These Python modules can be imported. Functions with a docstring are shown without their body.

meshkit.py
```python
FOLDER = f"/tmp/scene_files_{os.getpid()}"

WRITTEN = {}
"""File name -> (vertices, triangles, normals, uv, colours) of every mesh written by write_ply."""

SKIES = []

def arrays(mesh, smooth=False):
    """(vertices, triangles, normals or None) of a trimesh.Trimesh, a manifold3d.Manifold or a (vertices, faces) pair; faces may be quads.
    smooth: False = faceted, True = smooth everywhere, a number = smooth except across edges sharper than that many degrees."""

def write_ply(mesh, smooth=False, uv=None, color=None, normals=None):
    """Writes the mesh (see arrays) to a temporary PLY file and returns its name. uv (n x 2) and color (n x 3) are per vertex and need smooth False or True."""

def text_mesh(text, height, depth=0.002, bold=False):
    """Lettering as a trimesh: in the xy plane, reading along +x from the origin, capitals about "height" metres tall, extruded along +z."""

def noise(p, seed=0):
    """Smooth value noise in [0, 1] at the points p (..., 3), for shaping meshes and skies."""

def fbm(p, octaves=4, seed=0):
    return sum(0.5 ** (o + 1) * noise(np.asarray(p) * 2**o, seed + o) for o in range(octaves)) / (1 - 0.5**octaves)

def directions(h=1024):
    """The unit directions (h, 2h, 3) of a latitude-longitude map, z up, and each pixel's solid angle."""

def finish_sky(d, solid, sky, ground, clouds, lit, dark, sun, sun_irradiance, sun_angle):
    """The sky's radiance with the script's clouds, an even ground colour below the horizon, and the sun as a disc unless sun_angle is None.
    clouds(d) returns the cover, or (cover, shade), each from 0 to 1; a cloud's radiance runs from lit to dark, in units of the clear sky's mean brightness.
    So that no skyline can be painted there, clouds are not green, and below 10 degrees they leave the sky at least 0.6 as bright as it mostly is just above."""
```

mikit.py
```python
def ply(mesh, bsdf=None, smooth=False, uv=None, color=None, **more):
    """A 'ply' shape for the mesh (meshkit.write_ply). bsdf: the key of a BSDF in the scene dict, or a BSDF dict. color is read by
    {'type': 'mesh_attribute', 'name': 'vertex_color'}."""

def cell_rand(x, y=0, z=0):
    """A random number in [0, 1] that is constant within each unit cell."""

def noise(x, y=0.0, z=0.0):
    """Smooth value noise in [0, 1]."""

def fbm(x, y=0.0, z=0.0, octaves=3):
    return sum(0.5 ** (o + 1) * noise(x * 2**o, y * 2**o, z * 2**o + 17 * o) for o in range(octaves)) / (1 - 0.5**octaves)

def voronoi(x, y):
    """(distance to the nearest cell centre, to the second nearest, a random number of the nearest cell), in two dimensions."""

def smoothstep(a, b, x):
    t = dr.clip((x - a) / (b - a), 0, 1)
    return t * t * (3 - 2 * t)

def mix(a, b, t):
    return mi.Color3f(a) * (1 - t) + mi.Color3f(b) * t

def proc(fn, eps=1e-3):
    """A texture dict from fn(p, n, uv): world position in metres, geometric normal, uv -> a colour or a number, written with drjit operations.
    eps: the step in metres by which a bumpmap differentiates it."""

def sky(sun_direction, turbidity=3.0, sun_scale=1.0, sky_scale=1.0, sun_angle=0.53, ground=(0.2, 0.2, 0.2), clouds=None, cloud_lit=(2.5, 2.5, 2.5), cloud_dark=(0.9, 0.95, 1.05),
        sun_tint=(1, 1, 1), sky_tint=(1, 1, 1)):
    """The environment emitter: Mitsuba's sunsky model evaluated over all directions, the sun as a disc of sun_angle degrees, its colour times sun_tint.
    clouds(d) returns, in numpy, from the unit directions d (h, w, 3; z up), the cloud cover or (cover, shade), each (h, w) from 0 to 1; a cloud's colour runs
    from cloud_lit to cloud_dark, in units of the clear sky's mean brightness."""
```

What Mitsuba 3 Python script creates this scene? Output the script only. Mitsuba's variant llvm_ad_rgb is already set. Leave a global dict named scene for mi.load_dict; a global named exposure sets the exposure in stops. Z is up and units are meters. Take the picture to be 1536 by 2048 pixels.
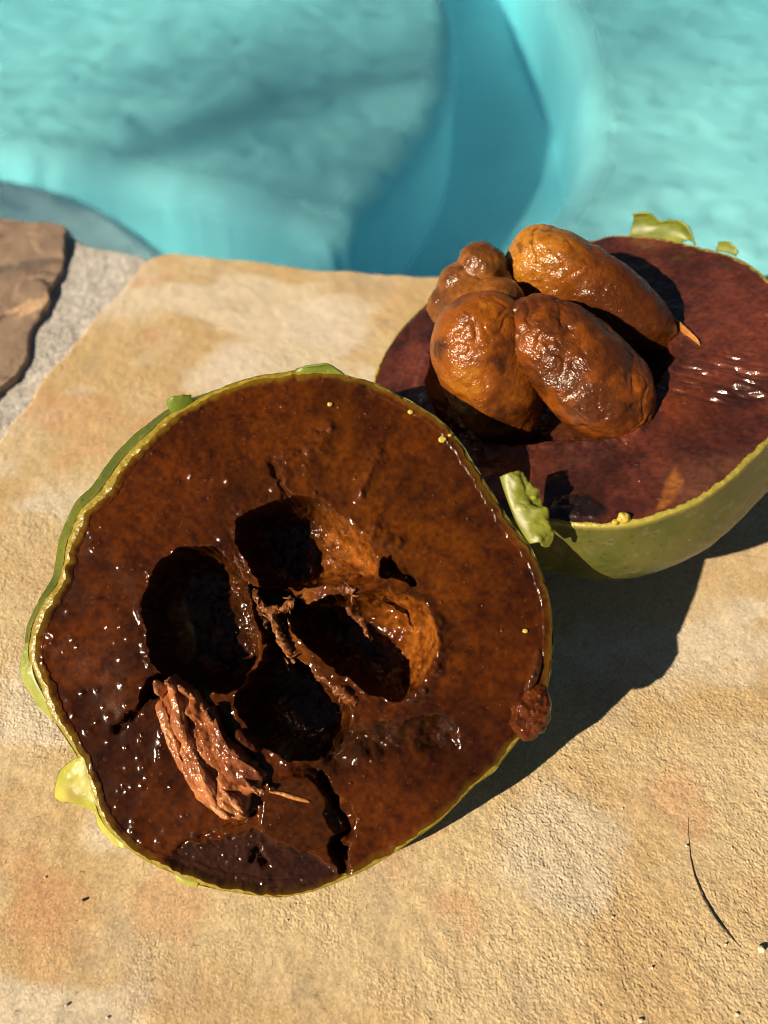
import math
import numpy as np
import trimesh
import shapely
from shapely.geometry import Polygon
import drjit as dr
import mitsuba as mi
import mikit
import meshkit

T = mi.ScalarTransform4f
MM = 0.001
scene, labels = {}, {}

# ---------------------------------------------------------------- camera, sky, exposure
CAM_HEIGHT, PITCH = 0.16616, math.radians(52.0)
scene['camera'] = {
    'type': 'thinlens', 'fov': 2 * math.degrees(math.atan(768 / 1575)), 'fov_axis': 'x',
    'to_world': T().look_at(origin=[0, 0, CAM_HEIGHT], target=[0, math.cos(PITCH), CAM_HEIGHT - math.sin(PITCH)], up=[0, math.sin(PITCH), math.cos(PITCH)]),
    'aperture_radius': 0.0011, 'focus_distance': 0.158, 'near_clip': 0.005, 'far_clip': 400.0}
SUN_AZ, SUN_EL = math.radians(235.4), math.radians(31.6)
SUN = [math.sin(SUN_AZ) * math.cos(SUN_EL), math.cos(SUN_AZ) * math.cos(SUN_EL), math.sin(SUN_EL)]
scene['daylight'] = mikit.sky(SUN, turbidity=2.2, sky_scale=0.19, sun_tint=(0.97, 1.0, 1.06), sky_tint=(1.06, 1.0, 0.90), ground=(0.22, 0.2, 0.17))
exposure = 2.5

DATA = {
 'L_rim': [[-1.9,50.8],[6.3,51.1],[14.5,49.3],[22.6,45.4],[29.6,41.1],[33.5,37.0],[37.4,30.8],[40.7,25.3],[43.9,19.9],[48.1,14.0],[50.3,8.2],[51.5,0.7],[51.3,-4.9],[50.7,-10.5],[48.7,-16.9],[43.9,-22.4],[40.2,-27.0],[35.5,-30.7],[28.9,-37.0],[22.4,-41.6],[14.9,-45.8],[8.4,-48.6],[-0.0,-50.6],[-6.7,-50.3],[-15.4,-48.8],[-22.3,-46.3],[-28.2,-43.7],[-33.9,-39.3],[-37.8,-32.0],[-41.1,-25.4],[-46.7,-17.9],[-49.6,-12.1],[-52.1,-6.3],[-51.9,-1.3],[-49.1,4.7],[-46.2,9.7],[-45.1,16.8],[-42.8,22.9],[-38.8,27.0],[-34.8,33.1],[-29.8,38.3],[-23.7,43.4],[-16.4,46.9],[-9.2,49.6]],
 'cav_a': [[-27.5,9.6],[-24.6,14.1],[-20.6,16.2],[-15.5,16.0],[-11.8,13.5],[-9.4,10.5],[-8.1,7.5],[-7.2,3.6],[-5.9,-1.3],[-5.0,-6.1],[-6.7,-9.9],[-9.6,-12.8],[-14.5,-13.3],[-19.6,-12.1],[-24.7,-9.5],[-27.8,-4.2],[-28.7,1.7],[-28.4,6.6]],
 'cav_b': [[-10.9,18.5],[-9.5,22.0],[-3.5,24.9],[2.6,25.6],[8.7,22.8],[13.7,18.7],[17.2,14.3],[19.1,10.3],[16.7,8.2],[11.8,7.2],[4.9,7.7],[-0.1,6.5],[-4.1,5.7],[-6.3,8.5],[-8.0,12.5],[-10.4,15.5]],
 'cav_c': [[-1.0,3.1],[4.9,5.0],[12.8,5.3],[18.6,6.4],[24.5,5.7],[28.1,2.1],[30.0,-2.7],[29.0,-7.8],[26.8,-11.6],[22.5,-14.2],[17.7,-13.3],[13.3,-10.9],[8.0,-7.5],[3.8,-4.6],[0.8,-0.8]],
 'cav_d': [[-4.1,-4.2],[-1.4,-4.2],[2.6,-7.5],[6.5,-9.8],[11.9,-13.8],[13.4,-16.8],[12.4,-21.0],[9.1,-24.7],[3.4,-25.9],[-1.5,-25.1],[-5.4,-22.1],[-8.7,-17.7],[-10.4,-13.9],[-7.7,-11.1],[-4.6,-8.0]],
 'cav_m': [[-7.9,8.0],[-5.6,6.5],[-2.6,7.3],[0.9,6.3],[3.9,5.0],[2.9,3.1],[-0.0,1.2],[0.6,-2.2],[-0.9,-5.1],[-3.9,-4.6],[-5.1,-2.2],[-6.5,2.1],[-7.6,5.1]],
 'drops_l': [[8.7,38.7],[7.7,36.9],[6.5,35.3],[4.3,34.0],[-0.3,32.0],[-0.9,30.7],[-1.5,29.3],[18.3,33.0],[17.6,31.4],[16.6,29.7],[15.9,28.2],[15.4,27.0],[14.8,25.7],[17.8,19.0],[17.1,17.4],[16.9,16.4],[30.2,-1.2],[29.8,-5.0],[29.2,-8.3],[-47.9,-1.8],[-48.3,-4.3],[-48.6,-6.2],[-48.8,-7.7],[-48.2,-9.2],[-47.5,-11.1],[-46.8,-2.3],[-47.1,-3.8],[-23.7,-21.0],[-24.1,-24.3],[-23.9,-25.7],[-27.2,-27.6],[-28.5,-37.8],[-28.8,-39.6],[-23.4,-41.3],[-26.9,-41.4],[-12.2,28.6],[-19.8,29.8],[-1.3,43.9],[-39.2,15.2],[-28.7,38.2],[44.0,-18.8],[33.7,-22.6]],
 'pit_e': [[20.1,13.7],[22.5,11.5],[25.7,9.5],[26.2,7.4],[22.5,8.6],[19.8,8.4],[18.8,10.8]],
 'notch_f': [[-26.4,-8.9],[-21.6,-10.8],[-23.0,-13.4],[-26.0,-15.3],[-29.6,-16.9],[-28.1,-13.4]],
 'trench_g': [[12.0,-21.5],[16.7,-19.6],[22.5,-19.0],[27.2,-17.9],[31.9,-18.8],[33.3,-22.1],[29.0,-23.5],[21.5,-24.4],[14.9,-25.7],[7.2,-28.2],[4.8,-27.5],[9.1,-25.2]],
 'crack_h': [[7.2,-28.0],[9.2,-31.1],[11.6,-35.2],[12.6,-38.3],[10.8,-41.0],[11.2,-43.7],[12.1,-45.8]],
 'hole_h': [[9.5,-41.0],[11.2,-40.1],[13.0,-41.4],[12.9,-43.6],[10.8,-44.4],[9.7,-43.0]],
 'hole_h2': [[8.3,-33.4],[11.1,-32.0],[13.5,-33.8],[14.2,-36.9],[12.1,-39.0],[10.0,-37.4]],
 'crack_i': [[-33.3,-20.1],[-31.4,-17.7],[-29.6,-16.8],[-26.5,-14.8]],
 'crack_j': [[-3.6,31.6],[-1.9,29.0],[-0.9,25.4],[-0.4,24.2]],
 'crack_k': [[-5.9,-43.4],[-5.2,-42.3],[-4.5,-44.2],[-3.9,-45.6]],
 'crack_l': [[-5.6,-35.5],[-9.9,-38.3],[-15.6,-40.7],[-20.4,-42.6]],
 'ridge_a': [[8.7,39.0],[6.5,35.5],[3.5,33.3],[-0.3,31.7],[-1.9,29.0]],
 'ridge_b': [[18.3,33.2],[16.6,29.7],[15.4,27.2],[14.8,25.2]],
 'ridge_c': [[17.6,19.2],[17.2,16.7],[21.6,15.2]],
 'ridge_d': [[29.2,-0.3],[30.0,-4.1],[29.4,-8.8],[26.8,-13.0]],
 'purple': [[-20.4,-42.6],[-13.7,-41.1],[-6.0,-38.7],[-0.2,-40.4],[7.4,-43.7],[12.2,-47.6],[3.7,-50.9],[-7.6,-50.8],[-17.3,-48.8],[-23.2,-45.9]],
 'brown_pale': [[-4.3,-30.4],[3.4,-27.6],[11.1,-32.9],[12.1,-40.1],[5.5,-42.9],[-4.0,-41.3]],
 'flap': [[-24.9,-15.9],[-23.7,-13.6],[-23.0,-11.0],[-21.7,-9.8],[-19.8,-11.1],[-17.5,-12.1],[-15.1,-14.6],[-13.1,-16.5],[-11.5,-20.9],[-8.6,-23.8],[-4.1,-27.3],[-2.8,-29.8],[-5.6,-31.8],[-5.7,-35.6],[-7.0,-36.5],[-11.0,-35.7],[-15.3,-34.3],[-16.8,-31.1],[-19.8,-26.1],[-21.8,-22.4],[-24.0,-18.0]],
 'fold_a': [[-25.2,-16.2],[-24.1,-13.7],[-22.7,-14.8],[-21.1,-18.6],[-19.0,-23.7],[-15.8,-30.6],[-15.1,-33.4],[-16.7,-31.6],[-19.9,-26.5],[-22.4,-21.9]],
 'fold_b': [[-23.0,-10.6],[-21.7,-9.6],[-20.0,-11.5],[-18.7,-14.8],[-16.8,-21.4],[-13.1,-29.7],[-9.0,-36.0],[-11.9,-35.8],[-15.4,-34.0],[-18.6,-26.1],[-21.4,-17.6]],
 'fold_c': [[-19.5,-13.0],[-18.2,-11.7],[-16.8,-12.5],[-15.1,-15.2],[-13.6,-19.4],[-12.0,-26.0],[-10.3,-29.8],[-13.1,-28.3],[-16.0,-22.3]],
 'fold_d': [[-15.3,-15.9],[-13.7,-15.5],[-12.5,-17.0],[-10.9,-21.3],[-8.3,-24.0],[-3.9,-27.2],[-2.6,-29.7],[-6.2,-31.1],[-10.1,-29.6],[-13.2,-24.1]],
 'fold_e': [[-13.5,-28.9],[-10.6,-29.8],[-7.1,-33.1],[-5.3,-36.1],[-7.2,-36.7],[-10.4,-35.9],[-12.8,-33.4]],
 'fold_f': [[-10.5,-29.5],[-6.2,-31.0],[-3.3,-31.2],[-5.7,-33.4],[-8.3,-32.5]],
 'lump_small': [[-9.5,-19.9],[-7.5,-19.8],[-5.2,-22.0],[-3.9,-24.0],[-5.2,-24.6],[-7.9,-22.9],[-9.4,-21.5]],
 'lump_edge': [[45.1,-13.8],[46.8,-11.6],[49.3,-11.1],[50.8,-13.1],[51.1,-16.5],[50.1,-19.8],[47.3,-22.2],[44.7,-21.3],[42.4,-17.9],[43.5,-15.3]],
 'lump_ridge': [[48.5,-4.2],[47.3,-6.8],[46.5,-9.6],[45.7,-11.9],[46.2,-13.5],[47.7,-12.4],[48.9,-9.6],[49.6,-5.0]],
 'sliver': [[-2.5,-31.1],[2.0,-31.7],[6.3,-33.0],[6.0,-33.5],[1.5,-32.6],[-2.7,-31.5]],
 'crumbs': [[31.0,36.0],[24.8,41.7],[8.5,43.7],[46.3,-1.4],[32.5,36.8]],
 'web': [[-6.6,8.0],[-5.5,4.6],[-2.5,4.1],[1.4,5.5],[-1.0,1.2],[0.6,-3.2],[2.3,-7.0],[-5.0,2.1],[-7.5,9.5],[-9.3,13.0],[-12.0,18.5],[12.9,-12.2],[7.0,-8.9]],
 'flap_r': [[42.2,28.3],[46.1,29.2],[49.1,25.2],[51.4,20.3],[52.2,16.4],[51.3,14.8],[47.7,15.2],[45.4,18.9],[43.5,23.8]],
 'strip_r': [[34.0,39.0],[37.0,37.4],[39.8,30.8],[42.5,27.3]],
 'flap_t': [[2.2,51.2],[7.9,52.6],[10.7,50.1]],
 'flap_ul': [[-22.9,46.0],[-19.0,45.6],[-21.3,43.1]],
 'flap_ll': [[-39.7,-24.5],[-43.1,-26.9],[-45.7,-30.2],[-46.5,-34.0],[-44.7,-34.4],[-42.1,-35.0],[-39.6,-35.9],[-36.8,-40.4],[-35.3,-41.3],[-33.1,-42.0]],
 'strip_l': [[-51.6,-1.8],[-53.8,-6.3],[-53.9,-8.7],[-51.0,-15.0],[-45.5,-19.8],[-42.2,-24.5]],
 'R_rim': [[-49.2,9.2],[-45.9,19.2],[-36.0,34.3],[10.5,47.5],[18.4,47.0],[25.4,43.3],[36.8,32.9],[44.0,24.4],[47.5,14.4],[-11.8,-46.9],[-4.4,-49.8],[5.8,-50.8],[16.7,-47.9],[24.3,-43.3],[32.3,-36.5]],
 'R_hole': [[19.1,-3.0],[24.1,-2.9],[20.5,-8.8],[14.8,-13.0],[13.6,-8.3]],
 'R_cav': [[-33.8,-11.1],[-35.6,3.9],[-32.5,18.8],[-24.2,24.3],[-14.5,29.4],[-2.1,24.6],[9.0,16.1],[18.2,8.7],[22.1,-2.2],[19.2,-10.1],[14.0,-16.9],[10.1,-25.3],[3.4,-28.0],[-6.7,-25.2],[-13.1,-25.0],[-23.9,-22.1]],
 'R_orange': [[8.2,-48.5],[10.9,-42.7],[13.9,-38.0],[15.0,-40.3],[13.9,-44.0],[10.1,-48.3]],
 'R_black': [[-11.5,-45.4],[-10.0,-41.7],[-4.9,-40.9],[-1.4,-43.7],[0.3,-48.0],[-4.2,-48.9]],
 'R_streak': [[20.4,-9.6],[28.5,-8.9],[40.2,-10.2],[35.7,-25.1],[27.4,-21.0],[17.9,-18.1]],
 'R_fibre': [[22.9,8.9],[25.2,4.2],[27.9,-5.1],[27.1,-3.9],[24.0,3.7]],
 'R_flap': [[24.3,51.4],[26.0,53.7],[29.0,53.9],[30.2,48.6],[31.6,44.9],[35.4,44.9],[36.3,33.5]],
 'R_flap2': [[40.0,31.4],[41.8,31.5],[43.8,27.9]],
 'R_crumb': [[2.1,-49.7],[0.3,-50.3]],
 'R_axis': [[-11.9,28.5],[34.2,-18.3]],
 'stone_edge_pool': [[-84.1,247.0],[-62.4,246.1],[-37.0,242.5],[-12.0,238.0],[17.9,235.1]],
 'stone_edge_left': [[-85.0,244.9],[-88.1,234.5],[-91.3,224.6],[-96.4,212.0],[-98.4,204.3],[-101.0,195.6],[-104.4,185.3],[-106.7,176.8],[-107.1,170.5],[-109.1,165.0],[-111.1,157.4]],
 'stone2_edge': [[-145.0,270.2],[-128.9,268.2],[-119.0,266.2],[-118.0,257.7],[-113.4,241.3],[-114.4,225.4],[-114.7,209.6],[-114.5,197.1],[-113.4,184.8],[-117.1,177.4]],
 'mortar_edge': [[-121.7,271.9],[-116.4,264.2],[-107.4,257.7],[-97.6,255.2],[-87.8,252.0]],
 'stalk': [[62.5,50.2],[61.8,47.2],[61.0,42.4],[60.9,38.7],[61.6,34.6],[63.1,31.1],[64.8,28.6],[66.7,26.5]],
 'pebbles': [[70.2,26.1],[63.9,26.9],[49.3,23.1],[43.6,31.6],[45.6,15.0],[63.0,15.8],[60.7,44.5],[49.3,51.9],[69.8,44.1],[72.2,41.6],[-58.0,34.6],[-50.6,52.7],[-66.6,38.7],[-18.4,31.1],[-57.1,17.3],[-49.3,15.4],[-106.3,172.6],[-88.4,219.7]],
}



def pts(name):
    return np.array(DATA[name], float)


# ---------------------------------------------------------------- numpy helpers (millimetres)
def n3(p, scale, seed=0, octaves=3):
    """fbm in [-1, 1] at 2-D or 3-D points, features about `scale` wide."""
    p = np.asarray(p, float)
    if p.shape[-1] == 2:
        p = np.concatenate([p, np.full(p.shape[:-1] + (1,), seed * 3.7)], -1)
    return 2 * meshkit.fbm(p / scale + 101.3 + seed * 7.1, octaves, seed) - 1


def step(a, b, x):
    t = np.clip((x - a) / (b - a), 0, 1)
    return t * t * (3 - 2 * t)


def line_dist(P, line, closed=False):
    a = np.asarray(line, float)
    b = np.roll(a, -1, 0) if closed else a[1:]
    a = a if closed else a[:-1]
    d = np.full(len(P), 1e9)
    for p, q in zip(a, b):
        e = q - p
        t = np.clip(((P - p) @ e) / max(e @ e, 1e-9), 0, 1)
        d = np.minimum(d, np.hypot(*(P - p - t[:, None] * e).T))
    return d


def near(P, poly, margin):
    return np.nonzero(np.all((P > poly.min(0) - margin) & (P < poly.max(0) + margin), 1))[0]


def signed(P, poly):
    """Distance to the outline, positive inside."""
    d = line_dist(P, poly, True)
    x, y = P.T
    inside = np.zeros(len(P), bool)
    for (ax, ay), (bx, by) in zip(poly, np.roll(poly, -1, 0)):
        c = (ay > y) != (by > y)
        inside ^= c & (x < (bx - ax) * (y - ay) / (by - ay + 1e-12) + ax)
    return np.where(inside, d, -d)


def smooth_poly(poly, n=3):
    for _ in range(n):
        nxt = np.roll(poly, -1, 0)
        poly = np.stack([0.75 * poly + 0.25 * nxt, 0.25 * poly + 0.75 * nxt], 1).reshape(-1, 2)
    return poly


def ring_grid(nt, nr, closed_centre=True):
    """Faces of a polar grid: vertex 0 is the centre, then nr rings of nt vertices."""
    k = np.arange(nt)
    f = [np.stack([np.zeros(nt, int), 1 + k, 1 + (k + 1) % nt], 1)] if closed_centre else []
    o = 1 if closed_centre else 0
    i, j = np.meshgrid(np.arange(nr - 1), k, indexing='ij')
    a, b = o + i * nt + j, o + i * nt + (j + 1) % nt
    c, d = a + nt, b + nt
    q = np.stack([a, c, d, b], -1).reshape(-1, 4)
    f += [q[:, [0, 1, 2]], q[:, [0, 2, 3]]]
    return np.vstack(f)


def radius_of(points, smoothing=1):
    """Radius as a function of angle from outline points about the origin."""
    p = np.asarray(points, float)
    ang, r = np.arctan2(p[:, 1], p[:, 0]), np.hypot(*p.T)
    o = np.argsort(ang)
    from scipy.interpolate import PchipInterpolator
    a, r = ang[o], r[o]
    f = PchipInterpolator(np.r_[a - 2 * np.pi, a, a + 2 * np.pi], np.r_[r, r, r])
    return lambda t: f((np.asarray(t) + np.pi) % (2 * np.pi) - np.pi)


class Frame:
    """Local axes of a cut face: x, y in the cut, z out of the fruit. Local millimetres to world metres."""

    def __init__(self, centre, slope):
        n = np.array([slope[0], slope[1], 1.0])
        self.n = n / np.linalg.norm(n)
        e = np.array([1.0, 0, 0]) - self.n[0] * self.n
        self.e1 = e / np.linalg.norm(e)
        self.e2 = np.cross(self.n, self.e1)
        self.c = np.array(centre, float)

    def world(self, p):
        p = np.asarray(p, float)
        return (self.c + p[:, :1] * self.e1 + p[:, 1:2] * self.e2 + p[:, 2:3] * self.n) * MM


def put(key, verts, faces, bsdf, color=None, smooth=True):
    scene[key] = mikit.ply((verts, faces), bsdf, smooth=smooth, color=color)


def add_parts(root, name, verts, faces, bsdf, color=None, smooth=True):
    key, i = f'{root}__{name}', 0
    while key in scene:
        i += 1
        key = f'{root}__{name}_{i:03d}'
    put(key, verts, faces, bsdf, color, smooth)
    return key


def blend(a, b, t):
    t = np.asarray(t)[:, None]
    return np.asarray(a) * (1 - t) + np.asarray(b) * t


# ---------------------------------------------------------------- materials
noise, fbm, voronoi, sstep, mix = mikit.noise, mikit.fbm, mikit.voronoi, mikit.smoothstep, mikit.mix
C = mi.Color3f


def bumped(inner, fn, scale, eps):
    return {'type': 'twosided', 'bsdf': {'type': 'bumpmap', 'arbitrary': mikit.proc(fn, eps=eps), 'scale': scale, 'bsdf': inner}}


GREY_A, PINK_A, PINK_B, RED_A, RED_B = (34, 45, 17), (-48, 187, 17), (-15, 207, 18), (-60, 29, 12), (-40, 31, 9)  # stains: x, y, size in mm


def stone_tone(p, n, uv):
    x, y = p.x * 1000, p.y * 1000
    w = fbm(x / 31, y / 31, 3.0, 2) * 14
    a = fbm((x + w) / 26, (y - w) / 26, 1.0, 4)
    b = fbm((x - w) / 40 + 9, (y + w) / 23, 4.0, 4)
    c = fbm((x + w) / 17 + 40, y / 17, 7.0, 4)
    col = mix((0.53, 0.415, 0.245), (0.48, 0.35, 0.185), sstep(0.35, 0.65, a))
    col = mix(col, C(0.58, 0.51, 0.39), sstep(0.50, 0.66, b) * 0.9)
    col = mix(col, C(0.50, 0.28, 0.15), sstep(0.60, 0.76, c) * 0.5)
    col = mix(col, C(0.38, 0.30, 0.21), sstep(0.60, 0.78, fbm(x / 13 + 5, y / 19 + 2, 2.0, 3)) * 0.5)
    def stain(cx, cy, r):
        return sstep(0.35, 0.8, 1.25 - dr.sqrt(dr.square(x - cx + w * 0.6 - 4) + dr.square(y - cy - w * 0.5 + 3)) / r + 0.7 * (fbm(x / 7, y / 7, cx, 3) - 0.5))
    col = mix(col, C(0.56, 0.50, 0.40), stain(*GREY_A) * 0.6)
    col = mix(col, C(0.60, 0.53, 0.44), dr.maximum(stain(*PINK_A), stain(*PINK_B)) * 0.8)
    col = mix(col, C(0.49, 0.26, 0.13), dr.maximum(stain(*RED_A), stain(*RED_B)) * 0.4)
    g = fbm(x / 0.45, y / 0.45, p.z * 900, 2)
    s = noise(x / 0.30, y / 0.30, 11.0)
    col = col * (0.72 + 0.56 * g)
    col = mix(col, C(0.66, 0.58, 0.45), sstep(0.86, 0.95, s) * 0.6)
    return mix(col, C(0.10, 0.065, 0.035), sstep(0.90, 0.97, noise(x / 0.42 + 50, y / 0.42, 3.0)) * 0.6)


def stone_grain(p, n, uv):
    x, y, z = p.x * 1000, p.y * 1000, p.z * 1000
    worn = 0.35 + 1.1 * sstep(0.3, 0.7, fbm(x / 18 + 3, y / 18, 6.0, 2))
    return (0.5 * fbm(x / 0.8, y / 0.8, z / 0.8, 3) + 0.5 * noise(x / 0.35, y / 0.35, z / 0.35)) * worn


def dark_stone_tone(p, n, uv):
    x, y = p.x * 1000, p.y * 1000
    w = fbm(x / 14, y / 14, 2.0, 2) * 10
    col = mix((0.21, 0.145, 0.11), (0.31, 0.225, 0.165), fbm(x / 6, y / 6, 1.0, 4))
    band = fbm((x * 0.35 - y) / 9 + w / 9, (x + 0.35 * y) / 40, 5.0, 3)
    col = mix(col, C(0.55, 0.37, 0.22), sstep(0.54, 0.64, band) * 0.9)
    col = mix(col, C(0.10, 0.085, 0.075), sstep(0.30, 0.18, band) * 0.7)
    return col * (0.7 + 0.6 * fbm(x / 0.6, y / 0.6, p.z * 900, 2))


def mortar_tone(p, n, uv):
    x, y = p.x * 1000, p.y * 1000
    col = mix((0.36, 0.345, 0.325), (0.52, 0.505, 0.48), fbm(x / 5, y / 5, 1.0, 3))
    return col * (0.55 + 0.9 * fbm(x / 0.8, y / 0.8, 8.0, 2))


def deck_tone(p, n, uv):
    a, b, r = voronoi(p.x / 0.45, p.y / 0.45)
    col = mix((0.40, 0.27, 0.15), (0.26, 0.20, 0.15), r)
    return mix(C(0.33, 0.31, 0.29), col, sstep(0.02, 0.06, b - a)) * (0.8 + 0.4 * fbm(p.x * 40, p.y * 40, 1.0, 3))


def plaster(light, dark, spot, scale, amount):
    def fn(p, n, uv):
        a = fbm(p.x / scale, p.y / scale, p.z / scale, 4)
        col = mix(dark, light, sstep(0.3, 0.7, a))
        v = fbm(p.x / (scale * 0.22) + 7, p.y / (scale * 0.22), 3.0, 3)
        return mix(col, C(spot), sstep(0.50, 0.68, v) * amount)
    return fn


def ripple_relief(p, n, uv):
    # relief shaped to imitate rippling light on the plaster: long shallow waves and lumps
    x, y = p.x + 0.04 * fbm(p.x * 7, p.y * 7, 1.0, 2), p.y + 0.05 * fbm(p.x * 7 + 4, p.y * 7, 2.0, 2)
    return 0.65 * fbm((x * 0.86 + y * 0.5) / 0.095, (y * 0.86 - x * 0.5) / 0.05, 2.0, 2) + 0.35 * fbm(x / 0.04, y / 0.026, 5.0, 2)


def simple(base, rough, **more):
    return {'type': 'principled', 'base_color': base, 'roughness': rough, **more}


scene['mat_stone'] = bumped(simple(mikit.proc(stone_tone), 0.75, specular=0.35), stone_grain, 0.00026, 5e-5)
scene['mat_dark_stone'] = bumped(simple(mikit.proc(dark_stone_tone), 0.6, specular=0.4), stone_grain, 0.00035, 5e-5)
scene['mat_mortar'] = bumped(simple(mikit.proc(mortar_tone), 0.9, specular=0.2), stone_grain, 0.0007, 8e-5)
scene['mat_deck'] = {'type': 'diffuse', 'reflectance': mikit.proc(deck_tone)}
scene['mat_pool_plaster'] = bumped({'type': 'diffuse', 'reflectance': mikit.proc(plaster((0.72, 0.87, 0.95), (0.65, 0.83, 0.92), (0.76, 0.89, 0.95), 0.35, 0.4))}, ripple_relief, 0.019, 2e-3)
scene['mat_water'] = {'type': 'thindielectric', 'int_ior': 1.33}


def wet_grain(p, n, uv):
    x, y, z = p.x * 1000, p.y * 1000, p.z * 1000
    return 0.6 * fbm(x / 0.9, y / 0.9, z / 0.9, 3) + 0.4 * noise(x / 0.28, y / 0.28, z / 0.28)


def wet(rough, spec, relief, height):
    """Pulp or peel under a thin film of juice."""
    return bumped({'type': 'principled', 'base_color': {'type': 'mesh_attribute', 'name': 'vertex_color'}, 'roughness': rough, 'specular': spec}, relief, height, 5e-5)


scene['mat_flesh'] = wet(0.11, 0.28, wet_grain, 0.00002)
scene['mat_flesh_wet'] = wet(0.22, 0.55, wet_grain, 0.00010)
scene['mat_flesh_dry'] = wet(0.40, 0.40, wet_grain, 0.00026)
scene['mat_seed'] = wet(0.26, 0.48, wet_grain, 0.00026)
scene['mat_rind'] = wet(0.36, 0.42, wet_grain, 0.00012)
scene['mat_peel'] = {'type': 'twosided', 'bsdf': {'type': 'principled', 'base_color': {'type': 'mesh_attribute', 'name': 'vertex_color'}, 'roughness': 0.42, 'specular': 0.4}}

# ---------------------------------------------------------------- ground, pool, coping
POOL = Polygon([(-5.2, 0.236), (5.0, 0.236), (5.0, 6.6), (-5.2, 6.6)])
WATER_Z, FLOOR_Z, SHELF_Z, BENCH_Z, STEP_Z = -0.08, -0.84, -0.60, -0.605, -0.3


def structure(key, **more):
    labels[key] = {'kind': 'structure', **more}


def extrude(poly, z0, z1):
    m = trimesh.creation.extrude_polygon(poly, z1 - z0, engine='earcut')
    m.apply_translation([0, 0, z0])
    return m


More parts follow.
